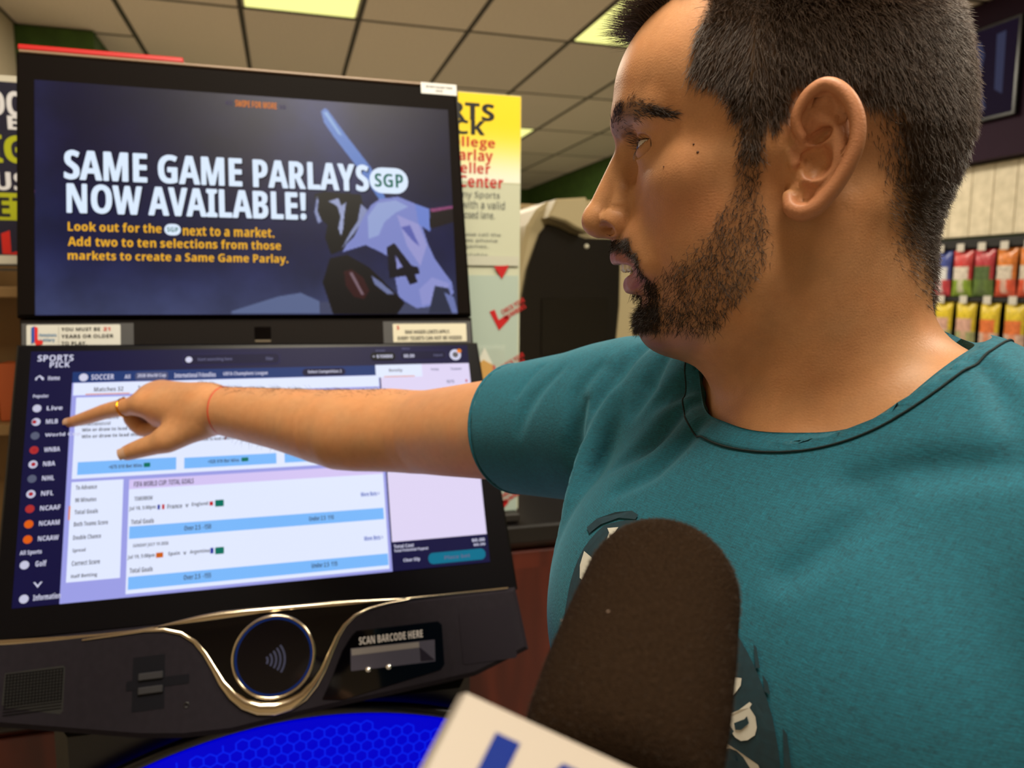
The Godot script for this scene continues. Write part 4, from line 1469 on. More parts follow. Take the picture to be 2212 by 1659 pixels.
func microphone() -> void:
	var root := thing("microphone", "hand microphone with a dark brown foam windscreen and a white lettered flag", "microphone", MIC_TOP)
	var b := Bag.new()
	var prof := PackedVector2Array()
	var r := 0.0285
	for k in 15:
		var w := PI / 2 * k / 14.0
		prof.append(Vector2(maxf(sin(w) * r, 0.0), -cos(w) * r))
	for q in [[0.0290, 0.012], [0.0296, 0.030], [0.0298, 0.050], [0.0292, 0.068], [0.0272, 0.080], [0.0230, 0.087], [0.0150, 0.090]]:
		prof.append(Vector2(q[0], q[1]))
	b.lathe(prof, Vector3.ZERO, MIC_DOWN, 72)
	var foam := mat(Color(0.165, 0.120, 0.085), 1.0)
	foam.metallic_specular = 0.08
	grain(foam, noise_tex(0.12, Color(0.62, 0.60, 0.58), Color(1, 1, 1), 256, 4, 17), 22.0)
	relief(foam, noise_tex(0.20, Color(0, 0, 0), Color(1, 1, 1), 256, 3, 18), 0.10)
	var wind := put("foam_windscreen", b.mesh(), foam, root)
	wind.set_meta("label", "dark brown fuzzy foam windscreen")
	# fuzz and specks of lint on the foam
	var rng := RandomNumberGenerator.new()
	rng.seed = 4
	var fuzz := Tuft.new()
	var u := MIC_DOWN.cross(Vector3.UP).normalized()
	var v := u.cross(MIC_DOWN).normalized()
	for k in 9000:
		var t := rng.randf()
		var w := rng.randf() * TAU
		var i := mini(int(t * (prof.size() - 2)), prof.size() - 2)
		var q := prof[i].lerp(prof[i + 1], rng.randf())
		var out := (u * cos(w) + v * sin(w))
		var n := (out * q.x + MIC_DOWN * minf(q.y, 0.0)).normalized()
		var j := Vector3(rng.randfn(), rng.randfn(), rng.randfn())
		fuzz.add(out * q.x + MIC_DOWN * q.y, n + j * 0.5, j, rng.randf_range(0.0006, 0.0014), 0.00007)
	grow("foam_fuzz", fuzz, strand_mesh(2.0, 2.0, 9), mat(Color(0.22, 0.165, 0.12), 1.0), root)
	b = Bag.new()
	for q in [[0.2, 0.018, 0.0006], [1.2, 0.030, 0.0005], [-0.5, 0.010, 0.0004], [2.2, 0.045, 0.0005], [0.8, 0.055, 0.0003]]:
		var out := (u * cos(q[0] - 0.9) + v * sin(q[0] - 0.9))
		b.box(out * 0.0296 + MIC_DOWN * q[1], Vector3(q[2] * 2.0, q[2], q[2]), q[2] * 0.3)
	put("lint", b.mesh(), mat(Color(0.55, 0.46, 0.40), 0.9), root)
	# handle
	b = Bag.new()
	b.lathe(PackedVector2Array([Vector2(0.0150, 0.088), Vector2(0.0170, 0.100), Vector2(0.0168, 0.150), Vector2(0.0150, 0.200), Vector2(0.0135, 0.230), Vector2(0.0115, 0.236), Vector2(0, 0.237)]), Vector3.ZERO, MIC_DOWN, 32)
	put("handle", b.mesh(), mat(Color(0.03, 0.03, 0.032), 0.4, 0.6), root)
	# square flag round the handle
	var a := Vector3(-0.8170, 0.3034, -0.4903)
	var up := Vector3(0.0924, 0.9083, 0.4080)
	var turn := Basis(-a, -MIC_DOWN, up).orthonormalized()
	var fx := Transform3D(turn, Vector3(0.0660, 1.4092, -0.1609) + MIC_DOWN * 0.04 - MIC_TOP)
	b = Bag.new()
	for k in 4:
		var w := k * PI / 2
		var from := b.v.size()
		b.box(Vector3(0, 0, 0.0385), Vector3(0.080, 0.080, 0.003), 0.0014)
		b.moved(from, Transform3D(Basis(Vector3.UP, w), Vector3.ZERO))
	b.box(Vector3(0, -0.038, 0), Vector3(0.074, 0.003, 0.074))
	b.box(Vector3(0, 0.030, 0), Vector3(0.074, 0.003, 0.074))
	var flag := put("flag", b.mesh(), mat(Color(0.58, 0.54, 0.50), 0.45, 0.0, 0.3), root, fx)
	flag.set_meta("label", "white square microphone flag with blue slanted letters")
	b = Bag.new()
	words(b, "WV", -0.037, -0.006, 0.024, 0.033, 0.0402, true, "Droid Sans", 0.22)
	b.poly(disc(-0.0335, 0.003, 0.0009, 10), 0.0402)
	put("flag_lettering", b.mesh(), mat(Color(0.01, 0.11, 0.40), 0.6, 0.0, 0.2), flag)
	b = Bag.new()
	b.poly(disc(-0.0350, -0.0005, 0.0008, 10), 0.0403)
	put("flag_speck", b.mesh(), mat(Color(0.3, 0.15, 0.12), 0.5), flag)

# ---------------------------------------------------------------- betting kiosk
var upper_at := Transform3D(Basis(Vector3.RIGHT, deg_to_rad(-12.2)), Vector3(-0.0317, 1.6728, -1.2413))
var lower_at := Transform3D(Basis(Vector3.RIGHT, deg_to_rad(-25.5)), Vector3(-0.0290, 1.3090, -1.0945))

func layer(called: String, b: Bag, m: Material, parent: Node3D) -> MeshInstance3D:
	return put(called, b.mesh(), m, parent)

func say(parent: Node3D, called: String, m: Material, z: float, lines: Array, bold := true) -> void:   # lines of [text, x0, y0, x1, y1] in millimetres
	for l in lines:
		var b := Bag.new()
		words(b, l[0], l[1] * 0.001, l[2] * 0.001, l[3] * 0.001, l[4] * 0.001, z, bold)
		layer(called, b, m, parent)

func blocks(parent: Node3D, called: String, m: Material, z: float, list: Array, r := 0.0) -> void:   # rectangles in millimetres
	for l in list:
		var b := Bag.new()
		if r > 0.0:
			b.poly(round_rect(l[0] * 0.001, l[1] * 0.001, l[2] * 0.001, l[3] * 0.001, minf(r, (l[3] - l[1]) * 0.49) * 0.001), z)
		else:
			b.rect(l[0] * 0.001, l[1] * 0.001, l[2] * 0.001, l[3] * 0.001, z)
		layer(called, b, m, parent)

func paint(im: Image, pts: Array, c: Color) -> void:   # fills a polygon given in millimetres on the upper screen
	var k := im.get_width() / 600.0
	var p := PackedVector2Array()
	var lo := 1e9
	var hi := -1e9
	for i in range(0, pts.size(), 2):
		var q := Vector2((pts[i] + 300.0) * k, (169.0 - pts[i + 1]) * k)
		p.append(q)
		lo = minf(lo, q.y)
		hi = maxf(hi, q.y)
	for y in range(maxi(int(lo), 0), mini(int(hi) + 1, im.get_height())):
		var xs := []
		for i in p.size():
			var a := p[i]
			var b := p[(i + 1) % p.size()]
			if (a.y <= y + 0.5) != (b.y <= y + 0.5):
				xs.append(a.x + (y + 0.5 - a.y) / (b.y - a.y) * (b.x - a.x))
		xs.sort()
		for i in range(0, xs.size() - 1, 2):
			var x0 := clampi(roundi(xs[i]), 0, im.get_width())
			var x1 := clampi(roundi(xs[i + 1]), 0, im.get_width())
			if x1 > x0:
				if c.a >= 1.0:
					im.fill_rect(Rect2i(x0, y, x1 - x0, 1), c)
				else:
					for x in range(x0, x1):
						im.set_pixel(x, y, im.get_pixel(x, y).lerp(Color(c.r, c.g, c.b), c.a))

func promo_picture() -> ImageTexture:   # what the upper screen shows behind its words: a footballer in a white shirt on a dark field
	var w := 600
	var h := 338
	var im := Image.create(w, h, false, Image.FORMAT_RGB8)
	var n := FastNoiseLite.new()
	n.seed = 5
	n.frequency = 0.009
	for y in h:
		for x in w:
			var t := float(y) / h
			var c := Color(0.075, 0.055, 0.21).lerp(Color(0.085, 0.095, 0.27), smoothstep(0.25, 0.6, t))
			c = c.lerp(Color(0.29, 0.32, 0.47), smoothstep(0.62, 1.05, t) * 0.9)
			var beam := exp(-pow((x - 400.0 - (y - 60.0) * 0.35) / 75.0, 2.0)) * smoothstep(230.0, 90.0, y) * 0.45
			c = c.lerp(Color(0.20, 0.30, 0.62), beam)
			c = c.lerp(Color(0.24, 0.27, 0.45), smoothstep(60.0, 0.0, x) * 0.35)
			var g := 1.0 + n.get_noise_2d(x, y) * 0.22
			im.set_pixel(x, y, Color(c.r * g, c.g * g, c.b * g))
	paint(im, [-45, -164, 21, -142, 55, -136, 82, -149, 82, -168, -45, -168], Color(0.42, 0.48, 0.66))
	paint(im, [82, -150, 200, -152, 296, -160, 296, -169, 82, -169], Color(0.30, 0.32, 0.45))
	paint(im, [94, 152, 99, 157, 104, 156, 130, 118, 168, 66, 190, 15, 180, 12, 150, 60, 112, 112, 98, 134], Color(0.42, 0.58, 0.90))
	paint(im, [98, 150, 103, 152, 126, 114, 120, 116], Color(0.62, 0.78, 1.0))
	# braids and head
	paint(im, [80, 18, 95, 23, 150, 21, 158, -16, 148, -53, 120, -68, 102, -76, 94, -50, 98, -30, 86, -18], Color(0.045, 0.035, 0.045))
	paint(im, [84, 18, 86, 8, 84, -8, 90, -24, 84, -28, 79, -10], Color(0.62, 0.66, 0.85))
	paint(im, [100, 8, 116, 14, 120, 2, 128, 8, 124, -14, 122, -34, 118, -48, 114, -34, 118, -16, 114, 0, 108, 4], Color(0.70, 0.74, 0.92))
	paint(im, [150, 6, 160, -4, 150, -24, 138, -42, 122, -62, 118, -66, 132, -40, 144, -22], Color(0.62, 0.66, 0.85))
	# shirt, sleeve, arm
	paint(im, [153, -16, 166, 5, 180, 15, 209, 20, 235, 10, 261, 1, 262, -16, 258, -36, 246, -28, 254, -56, 264, -80, 280, -104, 290, -118, 292, -136, 277, -148, 250, -158, 231, -160, 214, -150, 203, -141, 199, -112, 198, -82, 176, -70, 155, -60, 119, -72, 126, -58, 138, -46], Color(0.58, 0.62, 0.92))
	paint(im, [160, -14, 176, 8, 205, 14, 225, 4, 205, -6, 186, -22, 176, -44, 160, -50], Color(0.68, 0.75, 0.98))
	paint(im, [236, 9, 261, 1, 262, -16, 258, -36, 240, -24], Color(0.50, 0.60, 0.95))
	paint(im, [206, -10, 240, -24, 252, -58, 240, -92, 220, -60], Color(0.70, 0.70, 0.96))
	paint(im, [258, -110, 286, -120, 276, -146, 240, -156, 236, -130], Color(0.66, 0.68, 0.96))
	paint(im, [212, -30, 226, -26, 240, -60, 230, -52], Color(0.42, 0.45, 0.80))
	paint(im, [259, 1, 297, 8, 299, -4, 299, -18, 262, -30, 258, -28], Color(0.10, 0.05, 0.08))
	paint(im, [259, 2, 299, 9, 299, 4, 262, -4], Color(0.62, 0.30, 0.50))
	# the figure four on the shirt
	paint(im, [188, -63, 200, -56, 226, -92, 236, -94, 238, -104, 230, -106, 234, -118, 222, -122, 216, -108, 190, -112], Color(0.07, 0.05, 0.12))
	paint(im, [201, -74, 212, -94, 202, -98], Color(0.62, 0.64, 0.92))
	# ball under the arm, glove, trousers
	paint(im, [100, -82, 126, -76, 160, -96, 203, -141, 212, -152, 200, -169, 102, -169, 88, -120], Color(0.06, 0.04, 0.06))
	paint(im, [120, -102, 132, -98, 150, -112, 158, -132, 150, -146, 134, -142, 122, -124], Color(0.24, 0.08, 0.10))
	paint(im, [128, -104, 133, -103, 150, -138, 146, -140], Color(0.55, 0.45, 0.50))
	paint(im, [162, -108, 176, -118, 198, -138, 186, -138, 166, -122], Color(0.50, 0.54, 0.74))
	paint(im, [262, -124, 284, -128, 294, -168, 250, -168], Color(0.20, 0.22, 0.32))
	paint(im, [276, -134, 292, -142, 297, -168, 288, -168], Color(0.50, 0.55, 0.80))
	im.resize(300, 169, Image.INTERPOLATE_BILINEAR)
	im.resize(900, 507, Image.INTERPOLATE_CUBIC)
	return ImageTexture.create_from_image(im)

func kiosk() -> void:
	var root := thing("betting_kiosk", "tall black touchscreen betting kiosk with two stacked screens and blue lit pedestal", "kiosk", Vector3(-0.031, 0, -1.20))
	var black := mat(Color(0.035, 0.030, 0.034), 0.35)
	var matt := mat(Color(0.13, 0.115, 0.14), 0.7, 0.0, 0.18)
	grain(matt, noise_tex(0.08, Color(0.88, 0.88, 0.88), Color(1, 1, 1), 128), 9.0)
	var gloss := mat(Color(0.012, 0.010, 0.018), 0.05)
	var chrome := mat(Color(0.86, 0.80, 0.70), 0.14, 1.0)
	var inv := Transform3D(Basis(), -root.position)
	# shell behind the front panels, drawn from the side and extruded across
	var b := Bag.new()
	b.prism(pts2([-1300, 1876, -1235, 1478, -1205, 1462, -1010, 1012, -1120, 985, -1402, 1000, -1402, 1876]), -0.318, 0.318)
	b.moved(0, Transform3D(Basis(Vector3(0, 0, 1), Vector3(0, 1, 0), Vector3(-1, 0, 0)), Vector3(-0.031, 0, 0)))
	put("housing", b.mesh(), black, root, inv)
	# upper monitor
	b = Bag.new()
	b.prism(pts2([-324, 209, 313, 208, 320, -172, -324, -172]), -0.05, 0.0, 0.004)
	put("monitor_bezel", b.mesh(), mat(Color(0.060, 0.040, 0.032), 0.55, 0.0, 0.15), root, inv * upper_at)
	b = Bag.new()
	b.box(Vector3(-0.004, 0.2115, -0.026), Vector3(0.634, 0.004, 0.05), 0.001)
	put("top_edge", b.mesh(), mat(Color(0.55, 0.45, 0.36), 0.4), root, inv * upper_at)
	b = Bag.new()
	b.box(Vector3(-0.2135, 0.2180, -0.022), Vector3(0.218, 0.0085, 0.04), 0.0015)
	var red := put("red_cap", b.mesh(), mat(Color(0.72, 0.03, 0.03), 0.4), root, inv * upper_at)
	red.set_meta("label", "flat red plate lying on the monitor's top edge")
	var screen := upper_screen(root, inv)
	# bar between the monitors with two stickers and a camera window
	b = Bag.new()
	b.prism(pts2([-322, -174, 321, -174, 322, -219, -320, -217]), -0.05, -0.006, 0.002)
	var bar := put("centre_bar", b.mesh(), mat(Color(0.10, 0.085, 0.08), 0.6, 0.0, 0.2), root, inv * upper_at)
	blocks(bar, "backing_strip", mat(Color(0.30, 0.30, 0.31), 0.35), -0.0054, [[-319, -216, -178, -180], [178, -216, 319, -180]])
	blocks(bar, "age_sticker", mat(Color(0.78, 0.78, 0.76), 0.5), -0.0048, [[-313, -213, -195, -182]], 2.0)
	blocks(bar, "sale_sticker", mat(Color(0.80, 0.78, 0.70), 0.5), -0.0048, [[193, -213, 311, -184]], 1.0)
	blocks(bar, "divider", mat(Color(0.6, 0.6, 0.58), 0.5), -0.0042, [[-273.6, -211, -273, -184]])
	var lb := Bag.new()
	lb.poly(pts2([-307, -186, -303, -184, -303, -206, -307, -209]), -0.0042)
	layer("emblem_blue", lb, mat(Color(0.10, 0.28, 0.62), 0.5), bar)
	lb = Bag.new()
	lb.poly(pts2([-303, -184, -299, -186, -299, -203, -293, -204, -293, -209, -301, -211, -303, -206]), -0.0042)
	layer("emblem_red", lb, mat(Color(0.80, 0.10, 0.08), 0.5), bar)
	say(bar, "emblem_lettering", mat(Color(0.12, 0.42, 0.62), 0.5), -0.0042, [["Pennsylvania", -297, -200, -276, -194], ["Lottery", -296, -207, -278, -201]])
	say(bar, "sticker_lettering", mat(Color(0.10, 0.10, 0.10), 0.5), -0.0042, [["YOU MUST BE", -270, -191, -221, -186], ["YEARS OR OLDER", -270, -201, -204, -196], ["TO PLAY.", -270, -211, -238, -206], ["MAX WAGER LIMITS APPLY.", 212, -200, 284, -194], ["EVERY TICKETS CAN NOT BE VOIDED", 200, -210, 303, -204]])
	say(bar, "sticker_red_lettering", mat(Color(0.75, 0.12, 0.10), 0.5), -0.0042, [["21", -217, -191, -208, -186], ["S", 199, -193, 203, -187]])
	b = Bag.new()
	b.poly(round_rect(-0.0135, -0.2085, 0.0100, -0.1870, 0.001), -0.0052)
	put("camera_window", b.mesh(), gloss, bar)
	blocks(bar, "camera_lip", mat(Color(0.35, 0.31, 0.25), 0.4), -0.0050, [[-13, -210, 9.5, -206.5]])
	b = Bag.new()
	b.box(Vector3(0.2835, 0.2035, 0.0006), Vector3(0.059, 0.0185, 0.0008))
	var asset := put("asset_sticker", b.mesh(), mat(Color(0.80, 0.80, 0.80), 0.5), root, inv * upper_at)
	say(asset, "lettering", mat(Color(0.15, 0.15, 0.2), 0.5), 0.0013, [["SPORTS KIOSK TERM", 262, 204, 306, 208], ["0042", 278, 198, 290, 201.5]])
	# lower touchscreen
	b = Bag.new()
	b.prism(pts2([-319, 178, 318, 172, 338, -209, -322, -205]), -0.05, 0.0, 0.003)
	put("touchscreen_bezel", b.mesh(), mat(Color(0.020, 0.016, 0.030), 0.30, 0.0, 0.3), root, inv * lower_at)
	lower_screen(root, inv)
	control_panel(root, inv, matt, gloss, chrome)
	pedestal(root, inv, black)

func upper_screen(root: Node3D, inv: Transform3D) -> Node3D:
	var b := Bag.new()
	b.rect(-0.301, -0.1695, 0.297, 0.169, 0.0006)
	var m := glow(Color.WHITE, 0.62, 0.35)
	m.metallic_specular = 0.3
	m.emission_texture = promo_picture()
	m.emission_operator = BaseMaterial3D.EMISSION_OP_MULTIPLY
	var s := put("upper_screen", with_uv(b.mesh(), Vector2(-0.300, 0.169), Vector2(0.600, -0.338)), m, root, inv * upper_at)
	var white := glow(Color(0.86, 0.92, 1.0), 0.95)
	var yellow := glow(Color(1.0, 0.74, 0.16), 0.80)
	var dark := glow(Color(0.02, 0.02, 0.05), 0.5)
	heavy = true
	say(s, "headline_shadow", dark, 0.0009, [["SAME GAME PARLAYS", -261.5, 24.5, 164.5, 66.5], ["NOW AVAILABLE!", -258.5, -24.0, 67.5, 18]])
	say(s, "headline", white, 0.0012, [["SAME GAME PARLAYS", -263, 26, 163, 68.5], ["NOW AVAILABLE!", -260, -22.5, 66, 19.5]])
	heavy = false
	say(s, "message", yellow, 0.0012, [["Look out for the", -259.5, -49, -138, -35.5], ["next to a market.", -109, -52, 19, -36.5], ["Add two to ten selections from those", -259.6, -70.5, 28, -57.0], ["markets to create a Same Game Parlay.", -259.8, -94.5, 38, -77.5]])
	say(s, "swipe_hint", glow(Color(1.0, 0.55, 0.10), 0.7), 0.0012, [["SWIPE FOR MORE", -32, 150, 28, 160]])
	say(s, "swipe_arrows", glow(Color(0.35, 0.30, 0.45), 0.6), 0.0012, [["<<", -46, 151, -36, 159], [">>", 32, 150.5, 42, 158.5]])
	blocks(s, "badge", white, 0.0014, [[165, 24, 226, 66], [-134, -52, -112, -35]], 20.0)
	say(s, "badge_lettering", glow(Color(0.02, 0.45, 0.36), 0.7), 0.0018, [["SGP", 173, 34, 218, 56]])
	say(s, "small_badge_lettering", glow(Color(0.02, 0.45, 0.36), 0.7), 0.0018, [["SGP", -130.5, -47, -115.5, -40]])
	lamp_area("upper_screen_light", inv * upper_at * Transform3D(Basis(Vector3.UP, PI), Vector3(0, 0, 0.012)), Vector2(0.58, 0.32), Color(0.62, 0.66, 1.0), 0.012, root)
	return s

func with_uv(m: ArrayMesh, origin: Vector2, size: Vector2) -> ArrayMesh:
	var a := m.surface_get_arrays(0)
	var uv := PackedVector2Array()
	for p: Vector3 in a[Mesh.ARRAY_VERTEX]:
		uv.append((Vector2(p.x, p.y) - origin) / size)
	a[Mesh.ARRAY_TEX_UV] = uv
	var out := ArrayMesh.new()
	out.add_surface_from_arrays(Mesh.PRIMITIVE_TRIANGLES, a)
	return out

func lower_screen(root: Node3D, inv: Transform3D) -> void:
	var b := Bag.new()
	b.rect(-0.3005, -0.167, 0.3005, 0.167, 0.0006)
	var s := put("touchscreen", b.mesh(), glow(Color(0.10, 0.085, 0.30), 0.55, 0.4), root, inv * lower_at)
	var lilac := glow(Color(0.64, 0.65, 0.94), 0.85)
	var paper := glow(Color(0.86, 0.89, 0.98), 1.0)
	var cream := glow(Color(0.86, 0.82, 0.94), 0.98)
	var sky := glow(Color(0.48, 0.72, 0.98), 0.95)
	var ink := mat(Color(0.10, 0.10, 0.20), 0.5)
	var pale := glow(Color(0.88, 0.88, 0.98), 0.8)
	var grey := glow(Color(0.45, 0.45, 0.60), 0.7)
	var teal := glow(Color(0.05, 0.50, 0.42), 0.7)
	var blue := glow(Color(0.10, 0.30, 0.80), 0.7)
	blocks(s, "page", lilac, 0.0009, [[-249, -167, 161, 121]])
	blocks(s, "side_page", cream, 0.0009, [[163, -127, 300, 137]])
	blocks(s, "soccer_bar", glow(Color(0.12, 0.24, 0.50), 0.7), 0.0009, [[-249, 121, 160, 136.5]])
	blocks(s, "tab_card", paper, 0.0012, [[-247, 103, 160, 120.5], [156, 117, 226, 137]])
	blocks(s, "match_card", paper, 0.0012, [[-243, -11, 160, 100], [-243, -142, -182, -15]])
	blocks(s, "odds_table", paper, 0.0012, [[-175, -163, 157, -29]])
	blocks(s, "table_heading", glow(Color(0.82, 0.76, 0.94), 0.98), 0.0012, [[-175, -29, 157, -16]])
	blocks(s, "odds_button", sky, 0.0015, [[-237, -6, -118, 11], [-108, -5.5, 11, 9.5], [22, -5, 150, 9], [-173, -94, 154, -78], [-172.5, -158, 156, -142]])
	blocks(s, "bet_box", glow(Color(0.10, 0.09, 0.30), 0.6), 0.0012, [[162, -167, 300.5, -127]])
	blocks(s, "place_button", glow(Color(0.03, 0.46, 0.58), 0.8), 0.0015, [[212, -162.5, 295, -147]], 7.0)
	blocks(s, "menu_pill", glow(Color(0.34, 0.36, 0.52), 0.7), 0.0012, [[-172, 122.5, -130, 134]], 4.0)
	blocks(s, "search_field", glow(Color(0.14, 0.12, 0.33), 0.7), 0.0010, [[-112, 142, 20, 160], [193, 143, 267, 160], [50, 122, 112, 134]], 7.0)
	blocks(s, "search_field_inside", glow(Color(0.085, 0.07, 0.25), 0.6), 0.0013, [[-110.5, 143.5, 18.5, 158.5], [194.5, 144.5, 265.5, 158.5], [51, 123, 111, 133]], 6.0)
	blocks(s, "slip_pill", glow(Color(0.01, 0.01, 0.03), 0.4), 0.0013, [[150, 144, 187, 157]], 6.0)
	say(s, "logo_lettering", pale, 0.0013, [["SPORTS", -292, 152.5, -249, 161.5], ["PICK", -277, 143.5, -253, 151.5]])
	var names := ["Live", "MLB", "World Cup", "WNBA", "NBA", "NHL", "NFL", "NCAAF", "NCAAM", "NCAAW"]
	var ys := [86.6, 68.1, 49.3, 30.2, 11.3, -7.6, -27.3, -46.3, -65.6, -84.7]
	var menu := [["Home", -278, 125.5, -264, 131.5], ["Popular", -294, 100, -276, 106], ["All Sports", -296, -105, -272, -98], ["Golf", -278, -119, -266, -112], ["Information", -278, -160, -248, -153]]
	for i in names.size():
		menu.append([names[i], -277, ys[i] - 3, -277 + 4.6 * names[i].length(), ys[i] + 3])
	say(s, "menu_lettering", pale, 0.0013, menu)
	var icons := {"white": [], "red": [], "orange": [], "grey": []}
	var kinds := ["white", "white", "grey", "red", "white", "grey", "white", "red", "orange", "orange"]
	for i in ys.size():
		icons[kinds[i]].append([-288.5, ys[i]])
	icons["white"].append([-290, -116]); icons["white"].append([-288, -157])
	var hues := {"white": Color(0.85, 0.85, 0.95), "red": Color(0.75, 0.20, 0.20), "orange": Color(0.95, 0.40, 0.08), "grey": Color(0.38, 0.40, 0.50)}
	for k in icons:
		var hue := glow(hues[k], 0.75)
		for q in icons[k]:
			b = Bag.new()
			b.poly(disc(q[0] * 0.001, q[1] * 0.001, 0.0052), 0.0013)
			layer("icon_" + k, b, hue, s)
	var mark := glow(Color(0.75, 0.15, 0.20), 0.7)
	for q in [[-290.5, 68.1], [-288, 30.2], [-288, 11.3], [-288.5, -27.3]]:
		b = Bag.new()
		b.poly(disc(q[0] * 0.001, q[1] * 0.001, 0.0026), 0.0016)
		layer("icon_mark", b, mark, s)
	b = Bag.new()
	b.poly(pts2([-279, -138, -277, -138, -274, -142, -271, -138, -269, -138, -274, -145]), 0.0013)
	layer("scroll_arrow", b, pale, s)
	b = Bag.new()
	b.poly(pts2([-293, 126, -293, 129, -288, 133, -283, 129, -283, 126, -285, 126, -285, 128.5, -288, 131, -291, 128.5, -291, 126]), 0.0013)
	layer("home_icon", b, pale, s)
	b = Bag.new()
	b.poly(disc(-0.1035, 0.151, 0.0045), 0.0016)
	layer("search_icon", b, pale, s)
	b = Bag.new()
	b.poly(disc(0.280, 0.151, 0.009), 0.0013)
	layer("profile_icon", b, pale, s)
	b = Bag.new()
	b.poly(disc(0.2865, 0.157, 0.0035), 0.0019)
	layer("notice_dot", b, glow(Color(1.0, 0.55, 0.1), 0.8), s)
	b = Bag.new()
	b.poly(disc(0.280, 0.151, 0.0045), 0.0017)
	layer("profile_mark", b, ink, s)
	say(s, "bar_lettering", pale, 0.0016, [["SOCCER", -226, 124.5, -198, 132], ["All", -185, 125, -178, 131], ["2026 World Cup", -169, 125, -133, 131.5], ["International Friendlies", -122, 124.5, -68, 131.5], ["UEFA Champions League", -58, 124.5, 2, 131.5], ["Select Competition 2", 58, 125, 106, 131], ["+ $10000", 153, 147.5, 183, 153.5], ["$0.00", 200, 147.5, 216, 153.5], ["$0.00", 277, -137, 296, -132], ["$0.00", 279, -143, 296, -139], ["Total Cost", 165, -136, 193, -131], ["Total Potential Payout", 165, -142.5, 213, -137.5], ["Clear Slip", 177, -157, 200, -151]])
	b = Bag.new()
	b.poly(disc(-0.2355, 0.1283, 0.0055), 0.0013)
	layer("ball_icon", b, pale, s)
	say(s, "faint_lettering", grey, 0.0016, [["Start searching here", -92, 147.5, -46, 153.5], ["Filter", 0, 148, 10, 153], ["Account", 158, 158.5, 172, 161.5], ["Balance", 198, 161, 210, 164], ["Deposit", 246, 148, 260, 153], ["Parlay", 240, 125, 252, 130], ["Teaser", 270, 126, 288, 130], ["Place bet", 235, -157.5, 272, -152.5], ["10/15", 262, 105, 274, 110]])
	say(s, "tab_lettering", ink, 0.0016, [["Matches 32", -222, 107.5, -186, 114], ["Tournament Futures", -168, 107.5, -110, 114], ["Betslip", 176, 124, 196, 130.5]])
	blocks(s, "tab_underline", glow(Color(0.95, 0.55, 0.35), 0.8), 0.0016, [[-232, 103.2, -178, 104.6], [168, 117.3, 214, 118.6], [-244.5, -64, -242.5, -46]])
	var rows := ["To Advance", "90 Minutes", "Total Goals", "Both Teams Score", "Double Chance", "Spread", "Correct Score", "Half Betting"]
	var ry := [-22.6, -39.0, -54.5, -69.9, -86.9, -103.7, -119.2, -135.7]
	var text := [["FIFA WORLD CUP: TOTAL GOALS", -169, -26.5, -96, -19.5], ["TOMORROW", -168, -45, -146, -39.5], ["Jul 18, 5:00pm", -174, -58.5, -142, -52], ["France", -128, -58.5, -110, -52.5], ["v", -106, -58, -102, -53.5], ["England", -98, -58.5, -78, -52], ["Total Goals", -171, -75.5, -144, -69], ["Over 2.5  -150", -107, -89, -74, -82.5], ["Under 2.5  110", 52, -89, 85, -82.5], ["SUNDAY JULY 19 2026", -168, -106.5, -126, -101], ["Jul 19, 5:00pm", -174, -121, -142, -114.5], ["Spain", -126, -121, -112, -114.5], ["v", -108, -120, -104, -116], ["Argentina", -100, -121, -76, -114.5], ["Total Goals", -171, -137.5, -144, -131], ["Over 2.5  -155", -107, -152.5, -74, -146], ["Under 2.5  115", 53, -152.5, 87, -146]]
	for i in rows.size():
		text.append([rows[i], -237.5, ry[i] - 3, -237.5 + 2.45 * rows[i].length(), ry[i] + 3])
	for c in [[-225, 68, -190], [-237, 60, -200], [-234, 52, -140], [-234, 43, -136], [-100, 60, -60], [-104, 50, -10], [-104, 41, 0], [-104, 32, -30], [30, 50, 110], [30, 41, 120]]:
		text.append(["Win or draw to lead match at half", c[0], c[1], c[2], c[1] + 5])
	say(s, "table_lettering", ink, 0.0018, text)
	say(s, "odds_lettering", ink, 0.0018, [["+675 $10 Bet Wins", -200, -0.5, -160, 5], ["+525 $10 Bet Wins", -78, -0.5, -38, 5], ["+450 $10", 60, 0, 80, 5]])
	blocks(s, "odds_badge", teal, 0.0018, [[-158, -0.5, -150, 5.5], [-35, 0, -26, 5.5], [-69, -60, -58, -51], [-69, -123, -58, -114]], 1.0)
	say(s, "more_link", blue, 0.0018, [["More Bets >", 124, -60, 150, -54], ["More Bets >", 125, -122, 151, -116]])
	blocks(s, "flag_red", glow(Color(0.80, 0.12, 0.15), 0.8), 0.0018, [[-134.5, -58.5, -131.5, -52], [-76, -58, -71.5, -52.5], [292, 106, 294.5, 110]])
	blocks(s, "flag_blue", glow(Color(0.15, 0.20, 0.65), 0.8), 0.0018, [[-140, -58.5, -137, -52], [-75, -121.5, -71, -114]])
	blocks(s, "flag_orange", glow(Color(0.85, 0.40, 0.10), 0.8), 0.0018, [[-140.5, -121, -132, -114.5]])
	lamp_area("touchscreen_light", inv * lower_at * Transform3D(Basis(Vector3.UP, PI), Vector3(0, 0, 0.012)), Vector2(0.55, 0.31), Color(0.88, 0.88, 1.0), 0.02, root)

